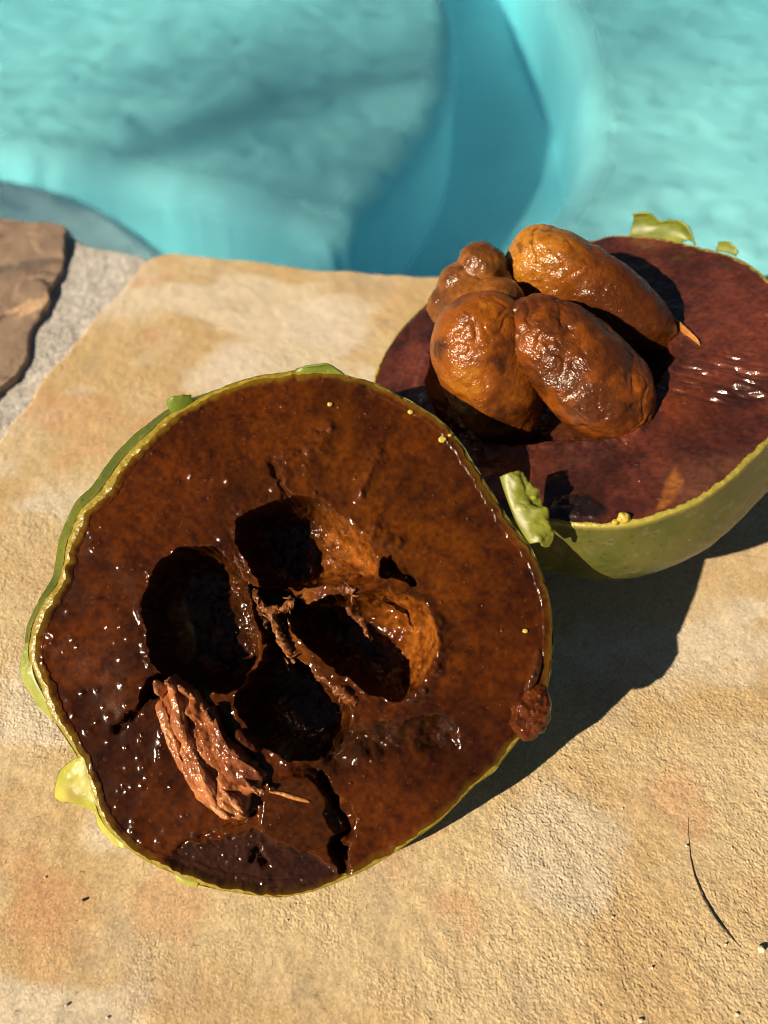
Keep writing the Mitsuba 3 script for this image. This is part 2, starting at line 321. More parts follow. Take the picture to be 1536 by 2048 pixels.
scene['ground'] = mikit.ply(extrude(Polygon([(-150, -150), (150, -150), (150, 150), (-150, 150)], [list(POOL.exterior.coords)[:-1]]), -0.030, -0.014), 'mat_deck')
structure('ground')
px0, py0, px1, py1 = POOL.bounds
c = np.array([(px0, py0), (px1, py0), (px1, py1), (px0, py1)])
wall_v = np.vstack([np.c_[c, np.full(4, -0.020)], np.c_[c, np.full(4, FLOOR_Z)]])
wall_f = np.vstack([[[i, (i + 1) % 4, 4 + (i + 1) % 4], [i, 4 + (i + 1) % 4, 4 + i]] for i in range(4)])
scene['pool_wall'] = mikit.ply((wall_v, wall_f), {'type': 'twosided', 'bsdf': {'type': 'ref', 'id': 'mat_pool_plaster'}})
structure('pool_wall')
scene['pool_floor'] = mikit.ply((wall_v[4:], np.array([[0, 1, 2], [0, 2, 3]])), 'mat_pool_plaster')
structure('pool_floor')


def platform(key, outline, z, mat, roll=0.02):
    """A step or bench of the pool shell with a rolled edge."""
    base = Polygon(outline).buffer(-roll).buffer(0)
    layers = []
    for k in range(7):
        a = k / 6 * math.pi / 2
        layers.append((base.buffer(roll * math.sin(a) + 1e-4, quad_segs=6), z - roll * (1 - math.cos(a))))
    tops = [trimesh.creation.triangulate_polygon(layers[0][0], engine='earcut')]
    V, F = np.c_[tops[0][0], np.full(len(tops[0][0]), z)], tops[0][1]
    meshes = [trimesh.Trimesh(V, F, process=False)]
    n = 600
    rings = []
    for poly, h in layers + [(layers[-1][0], FLOOR_Z - 0.01)]:
        ex = poly.exterior
        s = np.array([ex.interpolate(t, normalized=True).coords[0] for t in np.arange(n) / n])
        rings.append((s, h))
    first = rings[0][0]
    out = []
    for s, h in rings:  # start every ring beside the first ring's start
        k = np.argmin(np.hypot(*(s - first[0]).T))
        out.append(np.c_[np.roll(s, -k, 0), np.full(n, h)])
    V = np.vstack(out)
    meshes.append(trimesh.Trimesh(V, ring_grid(n, len(out), False), process=False))
    m = trimesh.util.concatenate(meshes)
    scene[key] = mikit.ply(m, {'type': 'twosided', 'bsdf': {'type': 'ref', 'id': mat}}, smooth=False)
    structure(key)


shelf = [(round(x * 1.157, 3), round(y * 1.157, 3)) for x, y in [(0.36, 5.6), (0.33, 3.2), (0.335, 2.45), (0.354, 2.106), (0.368, 1.927), (0.379, 1.75), (0.374, 1.58), (0.354, 1.405), (0.322, 1.25), (0.284, 1.159), (0.238, 1.09), (0.19, 1.03), (0.13, 0.97), (0.06, 0.90), (-0.02, 0.80), (-0.06, 0.6), (-0.06, 0.215), (4.25, 0.215), (4.25, 5.6)]]
platform('pool_shelf', shelf, SHELF_Z, 'mat_pool_plaster', 0.06)
bench = [(round(x * 0.889, 3), round(y * 0.889, 3)) for x, y in [(0.1, 3.2), (0.168, 2.742), (0.193, 2.509), (0.196, 2.303), (0.177, 2.034), (0.127, 1.805), (0.056, 1.628), (-0.008, 1.489), (-0.055, 1.393), (-0.103, 1.36), (-0.163, 1.375), (-0.226, 1.434), (-0.322, 1.489), (-0.399, 1.527), (-0.543, 1.577), (-0.833, 1.67), (-5.7, 2.9), (-5.7, 7.3), (-0.2, 7.3)]]
platform('pool_bench', bench, BENCH_Z, 'mat_pool_plaster', 0.06)
stp = [(-5.15, 0.9), (-0.8, 0.87), (-0.472, 0.867), (-0.435, 0.856), (-0.385, 0.84), (-0.341, 0.819), (-0.288, 0.779), (-0.249, 0.741), (-0.217, 0.705), (-0.19, 0.66), (-0.15, 0.55), (-0.13, 0.24), (-5.15, 0.24)]
platform('pool_step', stp, STEP_Z, 'mat_pool_plaster', 0.025)

# water: one closed body with a rippled top, tinted by its own depth
wx, wy = np.concatenate([np.linspace(px0 - 0.05, -1.2, 50)[:-1], np.linspace(-1.2, 1.6, 420), np.linspace(1.6, px1 + 0.05, 40)[1:]]), np.concatenate([np.linspace(py0 - 0.05, 2.0, 300)[:-1], np.linspace(2.0, py1 + 0.05, 100)])
X, Y = np.meshgrid(wx, wy, indexing='ij')
Q = np.stack([X, Y], -1).reshape(-1, 2)
ripple = 0.0016 * n3(Q, 0.16, 3, 2) + 0.0007 * n3(Q * [1, 1.6], 0.055, 5, 2)
nx_, ny_ = X.shape
i, j = np.meshgrid(np.arange(nx_ - 1), np.arange(ny_ - 1), indexing='ij')
a = (i * ny_ + j).ravel()
top_f = np.vstack([np.c_[a, a + ny_, a + ny_ + 1], np.c_[a, a + ny_ + 1, a + 1]])
WV = np.c_[Q, WATER_Z + ripple]
edge = np.concatenate([np.arange(nx_) * ny_, (nx_ - 1) * ny_ + np.arange(1, ny_), (np.arange(nx_ - 2, -1, -1)) * ny_ + ny_ - 1, np.arange(ny_ - 2, 0, -1)])
low = len(WV) + np.arange(len(edge))
WV = np.vstack([WV, np.c_[WV[edge, :2], np.full(len(edge), FLOOR_Z - 0.05)], [[0, 3, FLOOR_Z - 0.05]]])
k = np.arange(len(edge))
k2 = (k + 1) % len(edge)
side_f = np.vstack([np.c_[edge[k], low[k], low[k2]], np.c_[edge[k], low[k2], edge[k2]], np.c_[np.full(len(k), len(WV) - 1), low[k2], low[k]]])
scene['water_body'] = {'type': 'homogeneous', 'albedo': {'type': 'rgb', 'value': [0.0, 0.0, 0.0]}, 'sigma_t': {'type': 'rgb', 'value': [0.44, 0.050, 0.028]}}
scene['water'] = mikit.ply((WV, np.vstack([top_f, side_f])), 'mat_water', smooth=40, interior={'type': 'ref', 'id': 'water_body'})
structure('water')


SURFACE = {}


def on_stone(xy):
    """Height of the tan slab's top (millimetres) under points."""
    from scipy.spatial import cKDTree
    top = SURFACE['coping__stone']
    return top[cKDTree(top[:, :2]).query(np.asarray(xy, float))[1], 2]


def slab(key, centre, outline, z, mat, seed, thick=40.0, nt=900, nr=260, round_=3.0, rough=0.5, jag=1.0, flake=0.0):
    """A flagstone: a polar sheet over its outline with a worn edge and broken sides."""
    cen = np.array(centre, float)
    R = radius_of(np.asarray(outline, float) - cen)
    t = np.arange(nt) / nt * 2 * np.pi
    rr = R(t)
    u = np.stack([np.cos(t), np.sin(t)], 1)
    edge_ = cen + u * rr[:, None]
    rr = rr + jag * (1.3 * n3(edge_, 9, seed, 3) + 0.4 * n3(edge_, 2.2, seed + 1, 2))
    rho = 1 - (1 - np.linspace(0, 1, nr + 1)[1:]) ** 1.5
    V, H = [[*cen, 0.0]], []
    P = cen + (rho[:, None, None] * rr[None, :, None]) * u[None]
    P = P.reshape(-1, 2)
    e = ((1 - rho)[:, None] * rr[None]).ravel()
    rw = round_ * (0.7 + 0.5 * n3(P, 14, seed + 2, 2))
    h = rough * n3(P, 22, seed + 3, 3) + 0.22 * n3(P, 3.5, seed + 4, 3) + 0.10 * n3(P, 1.3, seed + 5, 2)
    for lv in (-0.25, 0.05, 0.3):  # thin split layers
        h = h - flake * step(lv - 0.02, lv + 0.02, n3(P * [0.6, 1.0], 26, seed + 9, 4))
    q = np.clip(1 - e / np.maximum(rw, 0.3), 0, 1)
    h = h - np.maximum(rw, 0.3) * (1 - np.sqrt(np.maximum(1 - q * q, 0)))
    top = np.c_[P, z + h]
    lowest = top[-nt:]
    sides = []
    for d in np.linspace(0.08, 1, 14):
        s = lowest.copy()
        out = 1.2 * n3(np.c_[s[:, :2], np.full(nt, d * 60)], 7, seed + 6, 3)
        s[:, :2] += u * (out - 2.5 * d)[:, None]
        s[:, 2] = s[:, 2] * (1 - d) + (z - thick) * d
        sides.append(s)
    SURFACE[key] = top
    V = np.vstack([[[*cen, z + rough * n3(cen[None], 22, seed + 3, 3)[0]]], top, *sides])
    put(key, V * MM, ring_grid(nt, nr + 14), mat, None, True)


se, sl, s2 = DATA['stone_edge_pool'], DATA['stone_edge_left'], DATA['stone2_edge']
main = se + [[60, 228.5], [120, 233], [178, 238], [196, 222], [203, 150], [205, 60], [199, -80], [150, -112], [40, -118], [-80, -115], [-152, -108], [-162, -50], [-150, 20], [-135, 80], [-117, 130]] + sl[::-1]
slab('coping__stone', (20, 70), main, 0.0, 'mat_stone', 1, nt=1300, nr=420)
slab('coping__stone_001', (-250, 130), s2[::-1] + [[-200, 273], [-290, 290], [-370, 296], [-395, 240], [-400, 100], [-390, -60], [-300, -100], [-200, -98], [-184, -40], [-172, 30], [-154, 90], [-132, 135]], 0.9, 'mat_dark_stone', 21, round_=1.2, rough=0.7, jag=1.6, flake=0.7)
slab('coping__stone_002', (330, 70), [[222, 236], [330, 240], [440, 236], [448, 120], [445, -40], [430, -108], [320, -114], [222, -104], [222, 60]], -0.5, 'mat_stone', 41, nt=500, nr=120)
labels['coping__stone'] = {'label': 'large tan sandstone slab with rusty and grey blotches under both fruit halves'}
labels['coping__stone_001'] = {'label': 'dark brown banded stone at the left edge'}
structure('coping')
# mortar bed, following the pool side of the stones
me = pts('mortar_edge')
mpoly = Polygon([(-420, -125), (470, -125), (470, 229), (200, 231), (60, 222), (-60, 231), *me[::-1], (-150, 262), (-300, 282), (-420, 286)])
gx, gy = np.meshgrid(np.linspace(-175, -60, 300), np.linspace(100, 275, 400), indexing='ij')
gp = np.stack([gx, gy], -1).reshape(-1, 2)
ok = signed(gp, np.array(mpoly.exterior.coords)[:-1])
gh = -2.2 + 0.55 * n3(gp, 6, 60, 3) + 0.35 * n3(gp, 1.6, 61, 3)
gh = gh - 3.0 * step(4, 0, ok) ** 2 - np.where(ok < 0, np.minimum(-ok * 5, 30), 0)
ii, jj = np.meshgrid(np.arange(299), np.arange(399), indexing='ij')
a = (ii * 400 + jj).ravel()
mf = np.vstack([np.c_[a, a + 400, a + 401], np.c_[a, a + 401, a + 1]])
mf = mf[(ok[mf] > -3.5).all(1)]
put('coping__mortar', np.c_[gp, gh] * MM, mf, 'mat_mortar')
bed = extrude(mpoly.buffer(-4), -38, -8)
bed.vertices *= MM
scene['coping__bed'] = mikit.ply(bed, 'mat_mortar')

def added_tree(key, shade_at, far, radius, leaves, seed, label):
    """An unseen thin leaf crown on a trunk, added up-sun to dapple a point of the pool."""
    rng = np.random.default_rng(seed)
    cen = np.array(shade_at) + np.array(SUN) * far
    q = rng.normal(size=(leaves, 3))
    q *= (rng.uniform(0, 1, leaves) ** 0.45 / np.linalg.norm(q, axis=1))[:, None] * radius * (1 + 0.12 * n3(q, 0.7, seed, 2))[:, None]
    a, b = rng.normal(size=(leaves, 3)), rng.normal(size=(leaves, 3))
    a /= np.linalg.norm(a, axis=1, keepdims=True)
    b = np.cross(a, b)
    b /= np.linalg.norm(b, axis=1, keepdims=True)
    ln = rng.uniform(0.014, 0.026, leaves)[:, None]
    c = cen + q
    V = np.stack([c - a * ln, c - b * ln * 0.45 + a * ln * 0.1, c + a * ln, c + b * ln * 0.45 + a * ln * 0.1], 1).reshape(-1, 3)
    k = np.arange(leaves)[:, None] * 4
    put(f'{key}__crown', V, np.vstack([k + [0, 1, 2], k + [0, 2, 3]]), {'type': 'twosided', 'bsdf': {'type': 'diffuse', 'reflectance': {'type': 'rgb', 'value': [0.07, 0.11, 0.035]}}}, None, False)
    limbs = [(np.array([cen[0], cen[1], -0.02]), cen - [0, 0, radius * 0.2], 0.035, 0.018)]
    for _ in range(6):
        d = rng.normal(size=3)
        d = d / np.linalg.norm(d) * radius * 0.75
        limbs.append((cen - [0, 0, radius * 0.45], cen + d, 0.012, 0.004))
    parts = []
    for p0, p1, r0, r1 in limbs:
        m = trimesh.creation.cylinder(1.0, 1.0, sections=10)
        v = m.vertices.copy()
        s = v[:, 2] + 0.5
        w = (p1 - p0) / np.linalg.norm(p1 - p0)
        e = np.cross(w, [0.3, 0.9, 0.1])
        e /= np.linalg.norm(e)
        f = np.cross(w, e)
        rr = (r0 * (1 - s) + r1 * s)[:, None]
        parts.append(trimesh.Trimesh(p0 + np.outer(s, p1 - p0) + (v[:, :1] * e + v[:, 1:2] * f) * rr, m.faces, process=False))
    scene[f'{key}__trunk'] = mikit.ply(trimesh.util.concatenate(parts), {'type': 'diffuse', 'reflectance': {'type': 'rgb', 'value': [0.16, 0.12, 0.09]}}, smooth=40)
    labels[key] = {'label': label, 'category': 'added_tree'}


added_tree('added_tree', (-0.05, 1.79, BENCH_Z), 16.0, 0.54, 2300, 31, 'unseen leafy shade caster on a trunk, added up-sun of the pool bench')  # out of view, added to half-shade the bench
added_tree('added_tree_001', (-0.62, 0.74, STEP_Z), 14.0, 0.45, 2000, 33, 'small unseen leafy shade caster on a trunk, added up-sun of the pool step')  # out of view, added to dim the step

# ---------------------------------------------------------------- fruit builders (millimetres in the frame of the cut)
def bowl(sd, w):
    t = np.clip(sd / w, 0, 1)
    return np.sqrt(1 - (1 - t) ** 2)


def dome_depth(q, depth, p):
    return depth * np.maximum(1 - np.clip(q, 0, 1) ** p, 0) ** (1 / p)


def rind(root, fr, R, ring, depth, power, bulge, seed, tones, nt=1500):
    """The peel: granular cut edge, rolled lip and the domed outside down to the blossom end."""
    t = np.arange(nt) / nt * 2 * np.pi
    u = np.stack([np.cos(t), np.sin(t)], 1)
    Rs = R(t)
    Ro = Rs + 0.35 * n3(u * 50, 5, seed, 3) + 0.10 * n3(u * 50, 1.1, seed + 1, 2)
    Ri = Ro - ring(t) * (1 + 0.45 * n3(u * 50, 9, seed + 13, 3) + 0.45 * n3(u * 50, 2.5, seed + 2, 3)) - 0.25 * n3(u * 50, 1.4, seed + 3, 3)
    rows, cols = [], []
    nring = 14
    for k in range(nring + 1):
        s = k / nring
        r = Ri * (1 - s) + Ro * s
        P = u * r[:, None]
        z = -0.35 * (s < 0.02) + 0.16 * n3(P, 0.9, seed + 4, 3) + 0.18 * n3(P, 2.5, seed + 5, 2) - 0.5 * s ** 3 + 0.03
        rows.append(np.c_[P, z])
        g = n3(P, 0.7, seed + 6, 3)
        cc = blend(tones['cut_inner'], tones['cut'], step(0.05, 0.45, s + 0.25 * g))
        cols.append(blend(cc, tones['cut_pale'], np.clip(0.2 + 0.9 * g, 0, 0.75)))
    bl = bulge(t)
    z0 = rows[-1][:, 2]
    ndome = 110
    for k in range(1, ndome + 1):
        psi = (k / ndome) ** 1.6 * np.pi / 2
        cp, sp = np.cos(psi) ** (2 / power), np.sin(psi) ** (2 / power)
        z = -depth * sp
        r = (Rs + (Ro - Rs) * max(0, 1 - k / 6)) * cp + bl * np.exp(-((psi - 0.28) / 0.24) ** 2) * min(1, psi / 0.12)
        P3 = np.c_[u * r[:, None], z0 * (1 - k / ndome) ** 40 + z]
        wr = 0.30 * n3(P3, 4, seed + 7, 3) + 0.05 * n3(P3, 1.0, seed + 8, 2)
        P3[:, :2] += u * (wr * min(1, k / 3) * (cp > 0.03))[:, None]
        rows.append(P3)
        g, m = n3(P3, 9, seed + 9, 3), n3(P3, 2.2, seed + 10, 3)
        cc = blend(tones['skin'], tones['skin_b'], np.clip(0.5 + 0.9 * g, 0, 1))
        cc = blend(cc, tones['skin_c'], step(0.25, 0.6, m) * 0.5)
        sp_ = n3(P3, 0.9, seed + 11, 2)
        cc = blend(cc, (0.03, 0.03, 0.012), step(0.46, 0.62, sp_) * 0.75)
        cc = blend(cc, (0.20, 0.19, 0.06), step(0.60, 0.75, n3(P3, 0.7, seed + 12, 2)) * 0.5)
        cols.append(blend(tones['cut'], cc, np.full(nt, min(1, k / 4))))
    V = np.vstack(rows)
    n = len(rows)
    key = f'{root}__rind'
    put(key, fr.world(V), ring_grid(nt, n, False), 'mat_rind', np.clip(np.vstack(cols), 0, 1))
    return t, Ri, Ro, V


def face_points(Ri, t, nr, nt):
    rho = np.linspace(0, 1, nr + 1)[1:]
    R2 = np.interp(np.arange(nt) / nt * 2 * np.pi, np.r_[t, 2 * np.pi], np.r_[Ri, Ri[0]]) + 0.35
    th = np.arange(nt) / nt * 2 * np.pi
    P = (rho[:, None] * R2[None])[..., None] * np.stack([np.cos(th), np.sin(th)], 1)[None]
    return np.vstack([[[0, 0]], P.reshape(-1, 2)]), np.r_[0, np.repeat(rho, nt)]


def mound(root, name, fr, poly, height, seed, color_fn, mat, axis=None, nt=160, nr=44, lift=0.0, grooves=0.0, sharp=0.6, rough=0.5, fray=0.25):
    """A lump of torn pulp lying on the cut: a rough heap over its outline, tucked into the flesh."""
    poly = smooth_poly(np.asarray(poly, float), 2)
    if np.sum(poly[:, 0] * np.roll(poly[:, 1], -1) - poly[:, 1] * np.roll(poly[:, 0], -1)) < 0:
        poly = poly[::-1]
    cen = np.array(Polygon(poly).representative_point().coords[0])
    if Polygon(poly).contains(shapely.Point(*poly.mean(0))):
        cen = poly.mean(0)
    s = np.linspace(0, 1, nt, endpoint=False)
    L = np.r_[0, np.cumsum(np.hypot(*np.diff(np.vstack([poly, poly[:1]]), axis=0).T))]
    closed = np.vstack([poly, poly[:1]])
    rim = np.stack([np.interp(s * L[-1], L, closed[:, i]) for i in (0, 1)], 1)
    rim = rim + fray * np.stack([n3(rim, 2.6, seed + 5, 3), n3(rim, 2.6, seed + 6, 3)], 1)
    rho = np.linspace(0, 1, nr + 1)[1:]
    P = np.vstack([cen[None], (cen + rho[:, None, None] * (rim - cen)[None]).reshape(-1, 2)])
    q = np.r_[0, np.repeat(rho, nt)]
    h = height * (1 - q ** 2.2) ** sharp + lift
    if axis is not None:
        ax = np.array(axis, float) / np.linalg.norm(axis)
        across = P @ np.array([-ax[1], ax[0]])
        along = P @ ax
        h = h + grooves * (n3(np.c_[across * 1.0, along * 0.12], 1.6, seed, 3)) * (1 - q ** 4)
    h = h + rough * n3(P, 2.2, seed + 1, 3) * (1 - q ** 3) + 0.2 * n3(P, 0.7, seed + 2, 2)
    h = np.where(q > 0.999, -1.2 + lift, h)
    V = np.c_[P, h]
    return add_parts(root, name, fr.world(V), ring_grid(nt, nr), mat, np.clip(color_fn(V, q), 0, 1))


def sheet(root, name, fr, A, B, bulge, color_fn, seed, nu=60, nv=26, thick=0.45, ragged=0.5, mat='mat_peel'):
    """A strip of peel between two edges, bowed along `bulge`, with its own thickness."""
    def resample(L):
        L = np.asarray(L, float)
        d = np.r_[0, np.cumsum(np.linalg.norm(np.diff(L, axis=0), axis=1))]
        s = np.linspace(0, d[-1], nu)
        from scipy.interpolate import PchipInterpolator
        return np.stack([PchipInterpolator(d, L[:, i])(s) for i in range(3)], 1)
    A, B = resample(A), resample(B)
    v = np.linspace(0, 1, nv)[None, :, None]
    G = A[:, None] * (1 - v) + B[:, None] * v + np.asarray(bulge, float) * (4 * v * (1 - v)) ** 0.8
    G = G + (ragged * n3(G.reshape(-1, 3), 2.0, seed, 3).reshape(nu, nv, 1)) * np.asarray([0.5, 0.5, 0.7]) * v
    du, dv = np.gradient(G, axis=0), np.gradient(G, axis=1)
    N = np.cross(du, dv)
    N /= np.linalg.norm(N, axis=-1, keepdims=True) + 1e-9
    top, bot = G + N * thick / 2, G - N * thick / 2
    V = np.vstack([top.reshape(-1, 3), bot.reshape(-1, 3)])
    a, b = np.meshgrid(np.arange(nu - 1), np.arange(nv - 1), indexing='ij')
    k = (a * nv + b).ravel()
    q = np.c_[k, k + nv, k + nv + 1, k + 1]
    m = nu * nv
    f = [q[:, [0, 1, 2]], q[:, [0, 2, 3]], q[:, [0, 2, 1]] + m, q[:, [0, 3, 2]] + m]
    border = np.concatenate([np.arange(nv), nv - 1 + nv * np.arange(1, nu), (nu - 1) * nv + np.arange(nv - 2, -1, -1), nv * np.arange(nu - 2, 0, -1)])
    nb = np.roll(border, -1)
    f += [np.c_[border, nb, nb + m], np.c_[border, nb + m, border + m]]
    return add_parts(root, name, fr.world(V), np.vstack(f), mat, np.clip(color_fn(V), 0, 1))


def fibre(root, name, fr, path, radii, color, seed, mat='mat_flesh_dry', sides=10, n=40, shag=0.35):
    """A ragged strand of dried pulp along a path."""
    path = np.asarray(path, float)
    d = np.r_[0, np.cumsum(np.linalg.norm(np.diff(path, axis=0), axis=1))]
    s = np.linspace(0, d[-1], n)
    from scipy.interpolate import PchipInterpolator
    p = np.stack([PchipInterpolator(d, path[:, i])(s) for i in range(3)], 1)
    p += shag * 0.8 * np.stack([n3(p + 9 * k, 2.0, seed + k, 2) for k in range(3)], 1)
    r = np.interp(s, d, radii)
    tan = np.gradient(p, axis=0)
    tan /= np.linalg.norm(tan, axis=1, keepdims=True) + 1e-9
    a = np.cross(tan, [0.1, 0.2, 1.0])
    a /= np.linalg.norm(a, axis=1, keepdims=True) + 1e-9
    b = np.cross(a, tan)
    ang = np.arange(sides) / sides * 2 * np.pi
    V = p[:, None] + (r[:, None, None] * (np.cos(ang)[None, :, None] * a[:, None] + np.sin(ang)[None, :, None] * b[:, None]))
    V = V.reshape(-1, 3)
    V = V + shag * np.stack([n3(V + 5 * k, 0.9, seed + 3 + k, 2) for k in range(3)], 1)
    f = ring_grid(sides, n, False)
    V = np.vstack([V, p[:1], p[-1:]])
    k = np.arange(sides)
    f = np.vstack([f, np.c_[np.full(sides, n * sides), (k + 1) % sides, k], np.c_[np.full(sides, n * sides + 1), (n - 1) * sides + k, (n - 1) * sides + (k + 1) % sides]])
    col = blend(color, np.array(color) * 0.5, np.clip(0.5 + n3(V, 1.2, seed + 8, 2), 0, 1))
    return add_parts(root, name, fr.world(V), f, mat, np.clip(col, 0, 1))


YELLOW = dict(cut=(0.20, 0.15, 0.010), cut_pale=(0.34, 0.28, 0.05), cut_inner=(0.09, 0.045, 0.004))
LEFT = Frame((-19.34, 77.5, 31.62), (-0.10, -0.58))
RIGHT = Frame((44.52, 142.48, 42.16), (-0.277, 0.042))

# ---------------------------------------------------------------- the emptied half in front
def left_half():
    root = 'fruit_half'
    R = radius_of(pts('L_rim'))
    DEPTH, POW = 21.6, 2.1

    def ring(t):
        # the yellow-green layer is widest up on the left, thin on the right
        a = np.cos(t - math.radians(140))
        b = np.cos(t - math.radians(215))
        return 0.85 + 1.5 * np.clip(a, 0, 1) ** 3 + 0.8 * np.clip(b, 0, 1) ** 4

    def bulge(t):
        return 5.5 * np.clip(np.cos(t - math.radians(150)), 0, 1) ** 1.5 - 5.5 * np.clip(np.cos(t - math.radians(45)), 0, 1) ** 2
    tones = dict(YELLOW, skin=(0.105, 0.120, 0.012), skin_b=(0.045, 0.066, 0.008), skin_c=(0.18, 0.18, 0.030))
    t, Ri, Ro, V = rind(root, LEFT, R, ring, DEPTH, POW, bulge, 100, tones)
    P, rho = face_points(Ri, t, 400, 1150)
    Rm = np.interp(np.arctan2(P[:, 1], P[:, 0]) % (2 * np.pi), t, Ro)
    W = P + 1.5 * np.stack([n3(P, 6, 120, 3), n3(P, 6, 121, 3)], 1) + 0.6 * np.stack([n3(P, 1.5, 122, 3), n3(P, 1.5, 123, 3)], 1)
    h = 0.45 * n3(P, 14, 124, 2) + 0.16 * n3(P @ np.array([[0.8, 0.25], [-0.6, 0.33]]), 4, 125, 2) + 0.006 * n3(P, 1.2, 126, 2)
    # torn-open cells where the seeds sat
    inside = np.zeros(len(P))
    cave = np.zeros(len(P))
    lit_side = np.zeros(len(P))  # mask of the cell walls coloured as sunlit
    for name, D, w_steep, w_soft, soft in (('cav_a', 16.5, 5, 7, (0.8, 0.5)), ('cav_b', 15, 4, 13, (0.95, -0.1)), ('cav_c', 16.5, 5, 15, (0.9, 0.25)), ('cav_d', 18, 5, 7, (0.6, 0.4))):
        poly = smooth_poly(pts(name), 2)
        k = near(W, poly, 3)
        sd = signed(W[k], poly)
        side = ((W[k] - poly.mean(0)) / (np.ptp(poly, axis=0) / 2)) @ np.array(soft)
        w = w_steep + (w_soft - w_steep) * step(-0.2, 0.7, side)
        d = D * bowl(sd, w)
        P3 = np.c_[P[k], d]
        d += np.where(sd > 0, step(0, 2, sd) * (1.5 * n3(P3, 4.0, 130, 3) + 0.35 * n3(P3, 1.2, 131, 2)), 0)
        lit_side[k] = np.maximum(lit_side[k], step(-0.15, 0.5, side) * step(-0.3, 0.5, sd) * (name in ('cav_b', 'cav_c')))
        cave[k] = np.maximum(cave[k], d)
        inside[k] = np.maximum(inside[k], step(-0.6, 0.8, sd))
        lip = np.exp(-((sd + 0.8) / 0.8) ** 2) * (0.15 + 1.1 * n3(P[k], 2.6, 132, 3))
        h[k] += 0.6 * lip
    for name, D, w in (('cav_m', 10, 2.2), ('pit_e', 5, 2.0), ('notch_f', 10, 2.5), ('hole_h', 7, 1.2), ('hole_h2', 2.2, 1.6)):
        poly = smooth_poly(pts(name), 1)
        k = near(W, poly, 3)
        sd = signed(W[k], poly)
        cave[k] = np.maximum(cave[k], D * bowl(sd, w))
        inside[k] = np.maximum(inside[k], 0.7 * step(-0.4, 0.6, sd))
    poly = pts('trench_g')
    k = near(W, poly, 8)
    sd = signed(W[k] + 2.6 * np.stack([n3(P[k], 6, 139, 3), n3(P[k], 6, 165, 3)], 1), poly)
    d = 2.0 * step(-2.2, 2.6, sd) * (1 + 1.2 * n3(P[k], 5.0, 138, 3)) + step(-3.5, 1, sd) * (0.6 * n3(P[k], 3.4, 133, 2) + 0.10 * n3(P[k], 1.0, 134, 2))
    cave[k] = np.maximum(cave[k], d)
    wet = np.zeros(len(P))
    wet[k] = step(-1.5, 1, sd)
    for name, D, w in (('crack_h', 4.5, 0.8), ('crack_i', 2.5, 0.5), ('crack_j', 1.6, 0.6), ('crack_k', 2.0, 0.5), ('crack_l', 0.9, 0.5)):
        k = near(W, pts(name), 4)
        ds = line_dist(W[k] + 0.9 * np.stack([n3(P[k], 3, 166, 3), n3(P[k], 3, 167, 3)], 1), pts(name))
        cave[k] = np.maximum(cave[k], D * np.exp(-(ds / w) ** 2) * (0.8 + 0.5 * n3(P[k], 2, 135, 2)))
    for name, D, w in (('ridge_a', 1.3, 1.7), ('ridge_b', 1.0, 1.3), ('ridge_c', 1.2, 1.7), ('ridge_d', 1.5, 1.4)):
        k = near(W, pts(name), 4)
        ds = line_dist(W[k], pts(name))
        h[k] += D * np.exp(-(ds / w) ** 2) * (0.8 + 0.6 * n3(P[k], 1.8, 136, 2))
    pur = signed(W, smooth_poly(pts('purple'), 2))
    h -= 1.1 * step(-0.5, 0.8, pur)
    h += 0.12 * step(-0.5, 0.8, pur) * n3(P, 0.7, 137, 2)
    k = near(W, pts('brown_pale'), 4)
    bp = np.full(len(P), -9.0)
    bp[k] = signed(W[k], smooth_poly(pts('brown_pale'), 2))
    h += 0.8 * step(-0.4, 0.5, bp)
    # the web between the cells is torn lower than the cut
    web = np.exp(-(np.hypot(P[:, 0] - 0.5, P[:, 1] - 1.0) / 8.0) ** 2)
    h -= 2.6 * web * (1 + 0.6 * n3(P, 3.0, 154, 3))
    # small wet swellings of the pulp, each with its own glint
    rng = np.random.default_rng(17)
    spots = [(x, y, 0.75, 0.30) for x, y in DATA['drops_l']]
    for _ in range(150):
        a, r0 = rng.uniform(0, 2 * np.pi), 47 * math.sqrt(rng.uniform(0.25, 1))
        spots.append((r0 * math.cos(a), r0 * math.sin(a), rng.uniform(0.35, 0.7), rng.uniform(0.07, 0.16)))
    for _ in range(24):
        spots.append((rng.uniform(-44, -24), rng.uniform(-36, -10), rng.uniform(0.4, 0.8), rng.uniform(0.10, 0.2)))
    for x, y, rad, amp in spots:
        k = near(P, np.array([[x, y]]), 3 * rad)
        h[k] += amp * np.exp(-((P[k, 0] - x) ** 2 + (P[k, 1] - y) ** 2) / rad ** 2)
    # drops of juice
    rng = np.random.default_rng(7)
    for _ in range(70):
        a, r0 = rng.uniform(0, 2 * np.pi), 46 * math.sqrt(rng.uniform(0.2, 1))
        cpt, rad = r0 * np.array([math.cos(a), math.sin(a)]), rng.uniform(0.13, 0.34) * (1.9 if rng.uniform() < 0.08 else 1)
        k = near(P, cpt[None], rad)
        dd = np.hypot(*(P[k] - cpt).T)
        h[k] += 0.75 * np.sqrt(np.maximum(rad ** 2 - dd ** 2, 0))
    limit = dome_depth(rho * 0.97, DEPTH, POW) - 2.2
    z0 = h * step(1.0, 0.97, rho) - cave
    lo = -np.maximum(limit, 0) - 0.3
    z = np.where(z0 - lo > 6, z0, lo + 2.2 * np.log1p(np.exp((z0 - lo) / 2.2)))
    z = np.where(lo > -3, np.maximum(z0, lo), z)
    edge_mix = step(0.972, 1.0, rho + 0.014 * n3(P, 2.0, 163, 3) + 0.012 * n3(P, 0.8, 164, 2)) * (0.35 + 0.65 * step(-0.2, 0.6, np.cos(np.arctan2(P[:, 1], P[:, 0]) - math.radians(150))))
